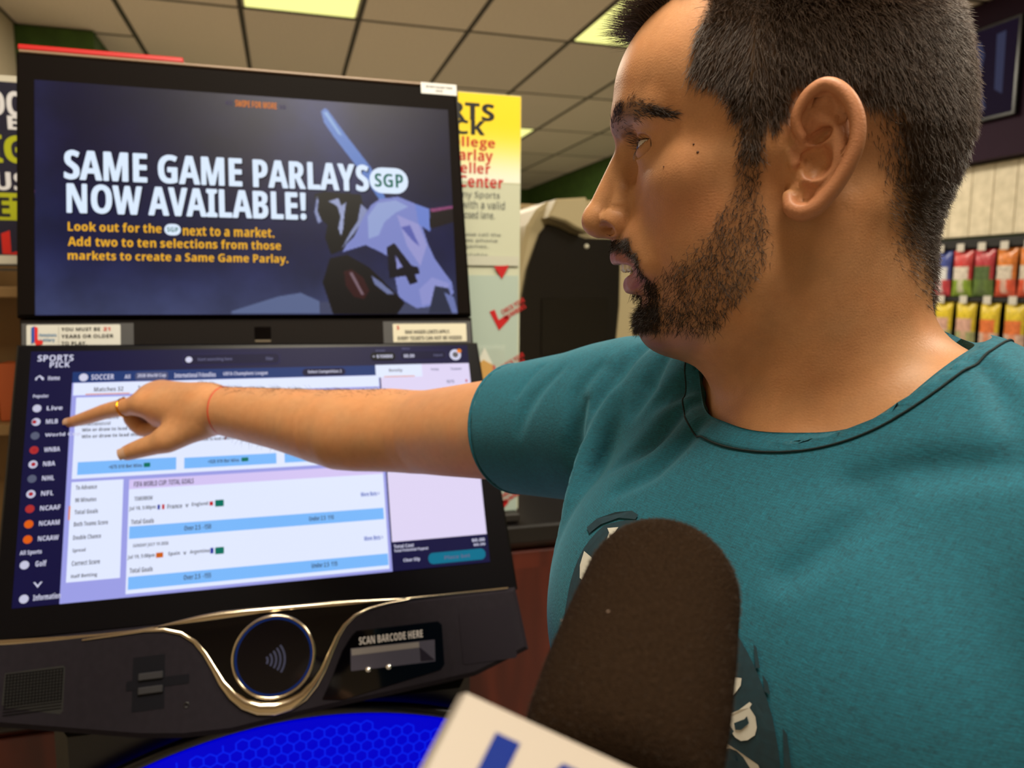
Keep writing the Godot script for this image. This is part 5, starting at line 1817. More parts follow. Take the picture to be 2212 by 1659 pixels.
func control_panel(root: Node3D, inv: Transform3D, matt: Material, gloss: Material, chrome: Material) -> void:
	var xf := inv * lower_at
	var b := Bag.new()
	b.prism(pts2([-336, -204, 332, -206, 341, -291, 262, -316, 160, -324, 60, -331, -50, -342, -105, -340, -153, -333, -238, -314, -300, -300, -340, -294]), -0.055, 0.012, 0.006)
	var panel := put("control_panel", b.mesh(), matt, root, xf)
	b = Bag.new()
	b.prism(pts2([-140, -207, 176, -205, 150, -211, 116, -217, 99, -225, 87, -237, 76, -257, 64, -280, 52, -298, 38, -311, 20, -319, 0, -322, -20, -319, -38, -311, -50, -298, -62, -280, -72, -259, -83, -239, -95, -226, -112, -215]), 0.008, 0.0132)
	put("reader_housing", b.mesh(), gloss, root, xf)
	# chrome line sweeping under the reader, and the bright strip above it
	var curve := [[-219, -213, 0.9], [-180, -211.5, 1.3], [-150, -210, 1.7], [-128, -211.5, 2.0], [-108, -218, 2.2], [-92, -230, 2.4], [-80, -246, 2.7], [-70, -264, 3.2], [-60, -283, 4.2], [-48, -299, 5.6], [-34, -311, 7.0], [-17, -318.5, 8.0], [2, -321, 8.4], [20, -318.5, 8.0], [37, -311, 7.0], [51, -298.5, 5.4], [62, -283, 4.2], [73, -262, 3.4], [82, -245, 2.9], [92, -231, 2.4], [106, -220, 1.8], [124, -213.5, 1.5], [150, -209.5, 1.1], [180, -207, 0.8]]
	var p := PackedVector3Array()
	var r := PackedFloat32Array()
	for c in curve:
		p.append(Vector3(c[0] * 0.001, c[1] * 0.001, 0.0135))
		r.append(c[2] * 0.001)
	b = Bag.new()
	b.tube(p, r, 12, 0.55)
	var swoosh := put("chrome_swoosh", b.mesh(), chrome, root, xf)
	swoosh.set_meta("label", "bright chrome line dipping in a curve under the round reader")
	p = PackedVector3Array(); r = PackedFloat32Array()
	for c in [[-330, -204.5, 3.4], [-290, -206.5, 3.2], [-240, -208.5, 2.4], [-200, -209.5, 1.6], [-160, -209, 1.2], [-135, -208, 2.0], [-110, -205.5, 3.4], [-85, -203, 4.6], [-60, -201.5, 5.2], [-30, -201, 4.6], [0, -201, 3.6], [40, -201.5, 3.0], [80, -202.5, 3.8], [110, -204, 3.8], [140, -205, 2.8], [170, -206, 1.8], [230, -206, 1.2], [320, -206, 1.0]]:
		p.append(Vector3(c[0] * 0.001, c[1] * 0.001, 0.011))
		r.append(c[2] * 0.001)
	b = Bag.new()
	b.tube(p, r, 10, 0.6)
	put("chrome_strip", b.mesh(), chrome, root, xf)
	# contactless reader
	var at_reader := xf * Transform3D(Basis(), Vector3(0.0023, -0.2588, 0.0132))
	b = Bag.new()
	b.lathe(PackedVector2Array([Vector2(0.0515, 0.0), Vector2(0.0515, 0.004), Vector2(0.0505, 0.006), Vector2(0.0490, 0.0064), Vector2(0.0478, 0.0055), Vector2(0.0475, 0.003)]), Vector3.ZERO, Vector3.BACK, 72)
	var ring := put("contactless_reader", b.mesh(), chrome, root, at_reader)
	ring.set_meta("label", "round contactless reader with chrome ring and blue lit rim")
	b = Bag.new()
	b.poly(disc(0, 0, 0.0476, 64), 0.0034)
	put("reader_face", b.mesh(), mat(Color(0.016, 0.012, 0.03), 0.06), ring)
	b = Bag.new()
	for k in 64:
		var s := TAU * k / 64
		var t := TAU * (k + 1) / 64
		b.quad(Vector3(cos(s) * 0.0448, sin(s) * 0.0448, 0.0036), Vector3(cos(s) * 0.0472, sin(s) * 0.0472, 0.0036), Vector3(cos(t) * 0.0472, sin(t) * 0.0472, 0.0036), Vector3(cos(t) * 0.0448, sin(t) * 0.0448, 0.0036), Vector3.BACK)
	put("reader_light_ring", b.mesh(), glow(Color(0.02, 0.16, 0.42), 0.55), ring)
	b = Bag.new()
	for k in 5:
		var rr := 0.006 + 0.0052 * k
		b = Bag.new()
		for s in 12:
			var w0 := -0.62 + 1.24 * s / 12.0
			var w1 := -0.62 + 1.24 * (s + 1) / 12.0
			var o := Vector3(-0.015, -0.004, 0.0037)
			b.quad(o + Vector3(cos(w0), sin(w0), 0) * rr, o + Vector3(cos(w0), sin(w0), 0) * (rr + 0.0026), o + Vector3(cos(w1), sin(w1), 0) * (rr + 0.0026), o + Vector3(cos(w1), sin(w1), 0) * rr, Vector3.BACK)
		put("contactless_wave", b.mesh(), mat(Color(0.13, 0.15, 0.28), 0.5), ring)
	# loudspeaker grille
	b = Bag.new()
	b.prism(pts2([-299, -241, -238, -240, -236, -243, -236, -291, -239, -294, -296, -279, -300, -275]), 0.0119, 0.0122)
	var grille := put("speaker_grille", b.mesh(), mat(Color(0.012, 0.011, 0.014), 0.7), root, xf)
	b = Bag.new()
	for row in 14:
		var y := -0.2430 - row * 0.0034
		var x1 := -0.2375
		b.box(Vector3((-0.298 + x1) / 2, y, 0.0124), Vector3(x1 + 0.298, 0.0013, 0.0008))
	for col in 18:
		b.box(Vector3(-0.2965 + col * 0.0034, -0.2605, 0.0124), Vector3(0.0013, 0.036, 0.0008))
	var net := put("grille_mesh", b.mesh(), mat(Color(0.05, 0.045, 0.05), 0.6, 0.0, 0.2), grille)
	net.set_meta("kind", "stuff")
	# card slot: flat dark patches, shade of recess and opening painted as colour
	blocks(panel, "card_slot_recess_painted_shade", mat(Color(0.06, 0.06, 0.085), 0.6, 0.0, 0.2), 0.0124, [[-162, -303, -126, -240.5]])
	blocks(panel, "card_slot_opening_painted_shade", mat(Color(0.06, 0.06, 0.085), 0.6, 0.0, 0.2), 0.0126, [[-169, -278, -98, -267]], 2.0)
	b = Bag.new()
	b.box(Vector3(-0.1415, -0.2640, 0.0140), Vector3(0.028, 0.0085, 0.004), 0.001)
	put("card_slot_lip", b.mesh(), mat(Color(0.16, 0.16, 0.18), 0.35), panel)
	b = Bag.new()
	b.box(Vector3(-0.1415, -0.2800, 0.0140), Vector3(0.028, 0.0085, 0.004), 0.001)
	put("card_slot_lip", b.mesh(), mat(Color(0.16, 0.16, 0.18), 0.35), panel)
	b = Bag.new()
	b.lathe(PackedVector2Array([Vector2(0.0032, 0.0), Vector2(0.0032, 0.0008), Vector2(0.0018, 0.0008), Vector2(0.0016, -0.002), Vector2(0.0, -0.002)]), Vector3(-0.1009, -0.3029, 0.0122), Vector3.BACK, 18)
	put("screw", b.mesh(), mat(Color(0.06, 0.05, 0.06), 0.3), panel)
	# barcode scanner
	b = Bag.new()
	b.prism(pts2([107, -240, 216, -240, 221, -245, 220, -296, 214, -302, 86, -322, 60, -318, 72, -296, 88, -262, 100, -246]), 0.010, 0.0134)
	var plate := put("scanner_plate", b.mesh(), gloss, root, xf)
	b = Bag.new()
	var f0 := [Vector3(0.098, -0.2610, 0.0136), Vector3(0.2095, -0.2630, 0.0136), Vector3(0.2080, -0.2905, 0.0136), Vector3(0.0972, -0.2890, 0.0136)]
	var k0 := [Vector3(0.106, -0.2690, 0.0141), Vector3(0.188, -0.2705, 0.0141), Vector3(0.188, -0.2880, 0.0141), Vector3(0.106, -0.2880, 0.0141)]
	b.quad(f0[0], f0[1], f0[2], f0[3], Vector3.BACK)
	put("scanner_window", b.mesh(), mat(Color(0.26, 0.25, 0.30), 0.15), plate)
	b = Bag.new()
	b.quad(Vector3(0.099, -0.2618, 0.0139), Vector3(0.188, -0.2635, 0.0139), Vector3(0.188, -0.2705, 0.0139), Vector3(0.099, -0.2700, 0.0139), Vector3.BACK)
	put("scanner_ledge", b.mesh(), mat(Color(0.46, 0.44, 0.44), 0.25), plate)
	b = Bag.new()
	b.tri(Vector3(0.1885, -0.2702, 0.0140), Vector3(0.2075, -0.2890, 0.0140), Vector3(0.1885, -0.2880, 0.0140), Vector3.BACK)
	put("scanner_corner", b.mesh(), mat(Color(0.12, 0.10, 0.14), 0.2), plate)
	say(plate, "scanner_lettering", mat(Color(0.70, 0.68, 0.68), 0.5), 0.0137, [["SCAN BARCODE HERE", 109.5, -258, 194, -248.5]])
	for x in [0.1191, 0.1457]:
		b = Bag.new()
		b.lathe(PackedVector2Array([Vector2(0.0042, 0.0), Vector2(0.0036, 0.0022), Vector2(0.0018, 0.0036), Vector2(0.0, 0.004)]), Vector3(x, -0.2896, 0.0136), Vector3.BACK, 16)
		put("scanner_stud", b.mesh(), mat(Color(0.9, 0.9, 0.92), 0.08, 1.0), plate)
	b = Bag.new()
	b.prism(round_rect(0.246, -0.300, 0.322, -0.232, 0.004), 0.010, 0.0127)
	put("blank_plate", b.mesh(), mat(Color(0.115, 0.10, 0.125), 0.7, 0.0, 0.18), root, xf)

func pedestal(root: Node3D, inv: Transform3D, black: Material) -> void:
	var b := Bag.new()
	b.prism(pts2([-310, 0, 246, 0, 252, 980, -306, 990]), -1.40, -1.045, 0.02)
	put("pedestal", b.mesh(), black, root, inv)
	var arc := PackedVector2Array()
	for k in 25:
		var x := lerpf(-0.290, 0.226, k / 24.0)
		arc.append(Vector2(x, 0.958 - 0.052 * pow((x - 0.01) / 0.25, 2.0)))
	arc.append(Vector2(0.226, 0.25))
	arc.append(Vector2(-0.290, 0.25))
	b = Bag.new()
	b.prism(arc, -1.05, -1.022)
	var panel := put("blue_light_panel", b.mesh(), glow(Color(0.0, 0.0, 0.92), 0.66, 0.5), root, inv)
	panel.set_meta("label", "glowing blue pedestal panel patterned with hexagons")
	# raised honeycomb lines
	b = Bag.new()
	var pitch := 0.0165
	for row in 44:
		for col in 34:
			var c := Vector2(-0.295 + (col + 0.5 * (row % 2)) * pitch, 0.95 - row * pitch * 0.866)
			for k in 3:
				var w0 := PI / 6 + PI / 3 * k
				var p := c + Vector2(cos(w0), sin(w0)) * pitch / sqrt(3.0)
				var q := c + Vector2(cos(w0 + PI / 3), sin(w0 + PI / 3)) * pitch / sqrt(3.0)
				var top := 0.951 - 0.052 * pow((c.x - 0.01) / 0.25, 2.0)
				if maxf(p.y, q.y) > top or minf(p.x, q.x) < -0.286 or maxf(p.x, q.x) > 0.222 or c.y < 0.27:
					continue
				var d := (q - p).normalized().orthogonal() * 0.0009
				b.quad(Vector3(p.x + d.x, p.y + d.y, -1.0212), Vector3(q.x + d.x, q.y + d.y, -1.0212), Vector3(q.x - d.x, q.y - d.y, -1.0212), Vector3(p.x - d.x, p.y - d.y, -1.0212), Vector3.BACK)
	put("honeycomb_lines", b.mesh(), glow(Color(0.03, 0.14, 0.98), 0.85), panel)
	# rim above the panel
	var p := PackedVector3Array()
	var r := PackedFloat32Array()
	for k in 25:
		p.append(Vector3(arc[k].x, arc[k].y + 0.010, -1.026))
		r.append(0.008)
	b = Bag.new()
	b.tube(p, r, 10)
	put("panel_rim", b.mesh(), mat(Color(0.05, 0.05, 0.09), 0.25), root, inv)
	lamp_area("blue_panel_light", inv * Transform3D(Basis(Vector3.UP, PI) * Basis(Vector3.RIGHT, -0.0), Vector3(-0.03, 0.62, -1.010)), Vector2(0.48, 0.60), Color(0.0, 0.0, 1.0), 0.02, root)

# ---------------------------------------------------------------- the shop
const CEIL := 2.99
const TILE_X := 0.61
const TILE_Z := 1.22
const WALL_L := -1.40
const WALL_R := 3.50
const WALL_B := -11.0
const WALL_F := 2.6

func slab_box(called: String, lo: Vector3, hi: Vector3, m: Material, parent: Node3D = self, bevel := 0.0) -> MeshInstance3D:
	var b := Bag.new()
	b.box((lo + hi) * 0.5, hi - lo, bevel)
	return put(called, b.mesh(), m, parent)

func room() -> void:
	var fl := mat(Color(0.72, 0.69, 0.65), 0.35)
	grain(fl, noise_tex(0.02, Color(0.82, 0.80, 0.78), Color(1, 1, 1), 256), 0.8)
	setting(slab_box("floor", Vector3(WALL_L, -0.1, WALL_B), Vector3(WALL_R, 0, WALL_F), fl))
	var cream := mat(Color(0.74, 0.68, 0.58), 0.8)
	setting(slab_box("wall_left", Vector3(WALL_L - 0.12, -0.1, WALL_B - 0.12), Vector3(WALL_L, CEIL + 0.15, WALL_F), cream))
	setting(slab_box("wall_front", Vector3(WALL_L - 0.12, -0.1, WALL_F), Vector3(WALL_R + 0.12, CEIL + 0.15, WALL_F + 0.12), cream))
	var green := mat(Color(0.24, 0.36, 0.09), 0.7)
	grain(green, noise_tex(0.03, Color(0.78, 0.80, 0.72), Color(1, 1, 1), 128, 4, 8), 2.0)
	setting(slab_box("wall_back", Vector3(WALL_L - 0.12, -0.1, WALL_B - 0.12), Vector3(WALL_R + 0.12, CEIL + 0.15, WALL_B), green))
	var right := setting(slab_box("wall_right", Vector3(WALL_R, -0.1, WALL_B - 0.12), Vector3(WALL_R + 0.12, CEIL + 0.15, WALL_F), green))
	# upright green boards on the far part of the right wall
	var board := Bag.new()
	board.box(Vector3.ZERO, Vector3(0.014, CEIL, 0.146), 0.003)
	var bm := board.mesh()
	var z := -3.98
	while z > WALL_B + 0.1:
		put("plank", bm, green, right, at(WALL_R - 0.007, CEIL * 0.5, z))
		z -= 0.15
	ceiling()
	snack_wall(right)
	# green bulkhead along the left wall
	var dark := green
	setting(slab_box("trim_1", Vector3(WALL_L + 0.002, 1.9, -10.9), Vector3(-1.0, CEIL - 0.012, -5.05), dark))
	cabinets()
	sign_board()
	left_corner()
	vending_machine()

func ceiling() -> void:
	var root := Node3D.new()
	root.name = "ceiling"
	add_child(root)
	setting(root)
	slab_box("slab", Vector3(WALL_L - 0.12, CEIL + 0.02, WALL_B - 0.12), Vector3(WALL_R + 0.12, CEIL + 0.15, WALL_F + 0.12), mat(Color(0.10, 0.085, 0.065), 0.9), root)
	var tint := [Color(0.88, 0.83, 0.77), Color(0.86, 0.81, 0.75), Color(0.90, 0.845, 0.78)]
	var fleck := noise_tex(0.16, Color(0.86, 0.85, 0.84), Color(1, 1, 1), 256, 3, 21)
	var mats := []
	for c in tint:
		mats.append(grain(mat(c, 0.9), fleck, 2.2))
	var tile := Bag.new()
	tile.box(Vector3.ZERO, Vector3(TILE_X - 0.026, 0.016, TILE_Z - 0.026), 0.002)
	var tm := tile.mesh()
	var rng := RandomNumberGenerator.new()
	rng.seed = 11
	var lit := []
	for c in [1, 4, 7]:
		for r in [-1, 2, 5]:
			lit.append(Vector2i(c, r))
	for c in range(0, 9):
		for r in range(-6, 7):
			var x := -0.79 + TILE_X * (c - 1) + TILE_X * 0.5
			var zz := -4.43 - TILE_Z * 0.5 + TILE_Z * (r + 1)
			if c == 0:
				zz += TILE_Z * 0.44
			if x - TILE_X * 0.5 > WALL_R or x + TILE_X * 0.5 < WALL_L or zz > WALL_F + 0.3 or zz < WALL_B - 0.3:
				continue
			if ceiling_has_light(c, r):
				ceiling_light(x, zz)
				continue
			put("tile", tm, mats[rng.randi() % 3], root, at(x, CEIL + 0.006, zz))
	# the metal grid that carries the tiles
	var bar := mat(Color(0.21, 0.17, 0.13), 0.5)
	for c in range(0, 9):
		slab_box("grid_runner", Vector3(-0.79 + TILE_X * (c - 1) - 0.012, CEIL - 0.004, WALL_B), Vector3(-0.79 + TILE_X * (c - 1) + 0.012, CEIL + 0.018, WALL_F), bar, root)
	for r in range(-6, 8):
		var zz := -4.43 + TILE_Z * r
		if zz < WALL_F and zz > WALL_B:
			slab_box("grid_cross", Vector3(-0.79, CEIL - 0.0035, zz - 0.012), Vector3(WALL_R, CEIL + 0.018, zz + 0.012), bar, root)
		zz += TILE_Z * 0.44
		if zz < WALL_F and zz > WALL_B:
			slab_box("grid_cross", Vector3(WALL_L, CEIL - 0.0035, zz - 0.012), Vector3(-0.79, CEIL + 0.018, zz + 0.012), bar, root)

func ceiling_has_light(c: int, r: int) -> bool:
	return [c, r] in LIGHTS

const LIGHTS := [[2, 0], [5, 0], [5, -3], [2, -3], [2, 3], [5, 3]]
var light_names := {"2,0": "yellowish ceiling light panel above the kiosk's top edge", "5,0": "yellowish ceiling light panel behind the person's curly forelock", "5,-3": "yellowish ceiling light panel beyond the sign board, farther down the shop", "2,-3": "yellowish ceiling light panel far down the shop over the kiosk", "2,3": "yellowish ceiling light panel over the kiosk side of the shop's near end", "5,3": "yellowish ceiling light panel straight above the person", "7,3": "yellowish ceiling light panel by the snack wall behind the man"}

func ceiling_light(x: float, z: float) -> void:
	var c := roundi((x - TILE_X * 0.5 + 0.79) / TILE_X) + 1
	var r := roundi((z + 4.43 + TILE_Z * 0.5) / TILE_Z) - 1
	var o := thing("ceiling_light", light_names["%d,%d" % [c, r]], "ceiling light", Vector3(x, CEIL, z), "ceiling light panels")
	var b := Bag.new()
	b.box(Vector3(0, 0.012, 0), Vector3(TILE_X - 0.024, 0.02, TILE_Z - 0.024))
	put("frame", b.mesh(), mat(Color(0.75, 0.72, 0.62), 0.5), o)
	b = Bag.new()
	b.box(Vector3(0, 0.0005, 0), Vector3(TILE_X - 0.05, 0.006, TILE_Z - 0.05), 0.0025)
	put("light_diffuser", b.mesh(), glow(Color(1.0, 0.985, 0.60), 1.10, 0.5), o)
	lamp_area("ceiling_light_lamp", Transform3D(Basis(Vector3.RIGHT, -PI / 2), Vector3(0, -0.008, 0)), Vector2(TILE_X - 0.06, TILE_Z - 0.06), LAMP_TINT, LAMP_ENERGY, o)

const LAMP_TINT := Color(1.0, 0.955, 0.875)
const LAMP_ENERGY := 5.6

func snack_wall(right: Node3D) -> void:
	# a bank of hooks and hanging bags along the near part of the right wall
	var black := mat(Color(0.018, 0.017, 0.018), 0.6)
	var purple := mat(Color(0.13, 0.05, 0.12), 0.75, 0.0, 0.3)
	slab_box("fascia", Vector3(WALL_R - 0.10, 2.205, -3.92), Vector3(WALL_R, CEIL - 0.012, 2.5), purple, right)
	var b := Bag.new()
	b.box(Vector3.ZERO, Vector3(0.02, 0.365, 0.128), 0.003)
	var pm := b.mesh()
	var ivory := mat(Color(0.86, 0.81, 0.71), 0.6)
	grain(ivory, noise_tex(0.04, Color(0.86, 0.86, 0.84), Color(1, 1, 1), 128, 4, 3), 2.5)
	var z := -3.85
	while z < -2.3:
		put("panel", pm, ivory, right, at(WALL_R - 0.012, 2.015, z))
		z += 0.131
	var rack := thing("snack_rack", "black wall rack with hooks of hanging snack bags", "rack", Vector3(WALL_R, 0, -3.0))
	var inv := Transform3D(Basis(), -rack.position)
	var back := Bag.new()
	back.box(Vector3(WALL_R - 0.025, 0.92, -3.12), Vector3(0.045, 1.80, 1.56), 0.004)
	put("back_panel", back.mesh(), black, rack, inv)
	for y in [1.78, 1.505, 1.235, 0.965]:
		var rl := Bag.new()
		rl.box(Vector3(WALL_R - 0.085, y, -3.12), Vector3(0.035, 0.022, 1.56), 0.003)
		put("rail", rl.mesh(), black, rack, inv)
	display("wall_display", Vector3(WALL_R - 0.118, 2.62, -3.20), "dark wall display glowing with a pale figure above the snack panels")
	display("wall_display", Vector3(WALL_R - 0.118, 2.62, -2.62), "dark wall display beside the one with the pale figure")
	# bags: name, colours of body, band and patch, hook row, place along the wall
	var kinds := [
		["red white and blue snack bag", Color(0.70, 0.05, 0.06), Color(0.82, 0.80, 0.76), Color(0.05, 0.10, 0.42)],
		["blue and white snack bag", Color(0.06, 0.09, 0.36), Color(0.80, 0.80, 0.82), Color(0.60, 0.06, 0.08)],
		["red topped snack bag with a lime green foot", Color(0.66, 0.06, 0.06), Color(0.80, 0.72, 0.62), Color(0.28, 0.42, 0.05)],
		["dark green snack bag with a red top", Color(0.55, 0.05, 0.07), Color(0.10, 0.16, 0.06), Color(0.14, 0.22, 0.06)],
		["orange snack bag with a red band", Color(0.80, 0.24, 0.04), Color(0.75, 0.66, 0.56), Color(0.78, 0.12, 0.06)],
		["yellow snack bag with pink sweets", Color(0.82, 0.62, 0.04), Color(0.72, 0.42, 0.34), Color(0.40, 0.42, 0.20)],
		["yellow snack bag with a red corner", Color(0.84, 0.62, 0.05), Color(0.80, 0.20, 0.06), Color(0.74, 0.50, 0.40)],
	]
	var foil := []
	for k in kinds:
		foil.append(bag_mesh(k[1], k[2], k[3]))
	var skin := mat(Color.WHITE, 0.28)
	skin.vertex_color_use_as_albedo = true
	grain(skin, noise_tex(0.05, Color(0.72, 0.72, 0.72), Color(1, 1, 1), 128, 4, 14), 6.0)
	var rows := [[1.640, [0, 0, 1, 2, 3, 4, 4, 2]], [1.372, [3, -1, 5, 5, 6, 6, 5, 6]], [1.100, [6, 5, 6, 5, 5, 6, 6, 5]]]
	var level := ["top", "middle", "bottom"]
	for r in rows.size():
		var list: Array = rows[r][1]
		for i in list.size():
			if list[i] < 0:
				continue
			var zz: float = -3.60 + i * (0.128 if r == 0 else 0.142)
			var o := put("snack_bag", foil[list[i]], skin, self, Transform3D(Basis(Vector3.UP, -PI / 2 + 0.06 * sin(i * 2.3 + r)), Vector3(WALL_R - 0.082, rows[r][0], zz)))
			tag(o, "%s on the %s row of hooks" % [kinds[list[i]][0], level[r]], "snack bag", "hanging snack bags, %s row" % level[r])
			var t := slab_box("price_tag", Vector3(WALL_R - 0.112, rows[r][0] + 0.112, zz - 0.022), Vector3(WALL_R - 0.109, rows[r][0] + 0.152, zz + 0.022), mat(Color(0.74, 0.72, 0.68), 0.6))
			tag(t, "white price tag above the %s, %s row" % [kinds[list[i]][0], level[r]], "price tag", "price tags, %s row" % level[r])

func bag_mesh(top: Color, mid: Color, low: Color) -> ArrayMesh:   # a pillow of foil with crimped ends, facing +z
	var b := Bag.new()
	var nx := 10
	var ny := 14
	for side in [1.0, -1.0]:
		var g := []
		for j in ny + 1:
			for i in nx + 1:
				var u := lerpf(-1, 1, float(i) / nx)
				var v := lerpf(-1, 1, float(j) / ny)
				var fat := pow(maxf(0.0, 1.0 - pow(absf(u), 2.6)), 0.6) * pow(maxf(0.0, 1.0 - pow(absf(v) / 0.93, 4.0)), 0.6)
				var w := 0.061 - 0.006 * (1.0 - v * v)
				g.append(Vector3(u * w, v * 0.118, side * (0.0006 + 0.024 * fat + 0.0016 * fat * sin(u * 9.0 + v * 14.0))))
		for j in ny:
			for i in nx:
				var v := lerpf(-1, 1, (j + 0.5) / ny)
				var u := lerpf(-1, 1, (i + 0.5) / nx)
				var c := top
				if v < 0.35 and absf(u) < 0.75:
					c = mid
				if v < -0.25:
					c = low
				if v < -0.25 and absf(u - 0.1) < 0.4 and v > -0.8:
					c = mid.lerp(low, 0.35)
				b.tint = c
				var a := j * (nx + 1) + i
				var na := []
				for k in [a, a + 1, a + nx + 2, a + nx + 1]:
					var kk: int = k
					var x := kk % (nx + 1)
					var y := kk / (nx + 1)
					var dx: Vector3 = g[y * (nx + 1) + mini(x + 1, nx)] - g[y * (nx + 1) + maxi(x - 1, 0)]
					var dy: Vector3 = g[mini(y + 1, ny) * (nx + 1) + x] - g[maxi(y - 1, 0) * (nx + 1) + x]
					na.append(dx.cross(dy).normalized() * side)
				b.tri_n(g[a], g[a + 1], g[a + nx + 2], na[0], na[1], na[2])
				b.tri_n(g[a], g[a + nx + 2], g[a + nx + 1], na[0], na[2], na[3])
	return b.mesh()

func display(called: String, where: Vector3, label: String) -> void:
	var o := thing(called, label, "display", where)
	var b := Bag.new()
	b.box(Vector3.ZERO, Vector3(0.03, 0.46, 0.50), 0.004)
	put("case", b.mesh(), mat(Color(0.03, 0.025, 0.03), 0.3), o)
	var xf := Transform3D(Basis(Vector3.UP, -PI / 2), Vector3(-0.0157, 0, 0))
	b = Bag.new()
	b.rect(-0.235, -0.215, 0.235, 0.215, 0)
	var s := put("screen", b.mesh(), glow(Color(0.13, 0.09, 0.17), 0.5, 0.9), o, xf)
	var pale := glow(Color(0.24, 0.25, 0.36), 0.6, 0.9)
	b = Bag.new()
	b.poly(pts2([-110, -180, -60, 40, -20, 150, 30, 160, 60, 90, 40, -20, 90, -170, 50, -190, 0, -30, -50, -180]), 0.0006)
	put("screen_figure", b.mesh(), pale, s)
	b = Bag.new()
	b.poly(pts2([120, 170, 170, 175, 175, -120, 130, -90]), 0.0006)
	put("screen_figure", b.mesh(), pale, s)

func cabinets() -> void:
	var wood := mat(Color(0.36, 0.12, 0.06), 0.35)
	grain(wood, wood_tex(), 1.0)
	var top := mat(Color(0.06, 0.05, 0.05), 0.3)
	for c in [[0.31, 2.60, 1.055, "reddish wood counter cabinet to the right of the kiosk", -1.65], [-1.38, 0.28, 0.66, "low reddish wood cabinet behind the kiosk pedestal", -1.93]]:
		var o := thing("counter_cabinet", c[3], "cabinet", Vector3((c[0] + c[1]) / 2, 0, c[4]))
		var w: float = c[1] - c[0]
		var b := Bag.new()
		b.box(Vector3(0, c[2] / 2 + 0.03, 0), Vector3(w, c[2] - 0.06, 0.50), 0.004)
		put("body", b.mesh(), wood, o)
		b = Bag.new()
		b.box(Vector3(0, 0.03, -0.03), Vector3(w, 0.06, 0.46))
		put("plinth", b.mesh(), top, o)
		b = Bag.new()
		b.box(Vector3(0, c[2] + 0.018, 0), Vector3(w + 0.03, 0.036, 0.56), 0.004)
		put("worktop", b.mesh(), top, o)
		var n := int(w / 0.52)
		for k in n:
			b = Bag.new()
			b.box(Vector3(-w / 2 + w / n * (k + 0.5), c[2] / 2 + 0.03, 0.258), Vector3(w / n - 0.012, c[2] - 0.10, 0.016), 0.003)
			put("door", b.mesh(), wood, o)

func wood_tex() -> ImageTexture:
	var n := FastNoiseLite.new()
	n.seed = 4
	n.frequency = 0.012
	var im := Image.create(256, 256, false, Image.FORMAT_RGB8)
	for y in 256:
		for x in 256:
			var g := 0.5 + 0.5 * sin(x * 0.20 + n.get_noise_2d(x * 1.5, y * 0.25) * 9.0)
			im.set_pixel(x, y, Color(0.70, 0.62, 0.58).lerp(Color(1, 1, 1), g * 0.6 + 0.4 * (0.5 + 0.5 * n.get_noise_2d(x * 6.0, y))))
	return ImageTexture.create_from_image(im)

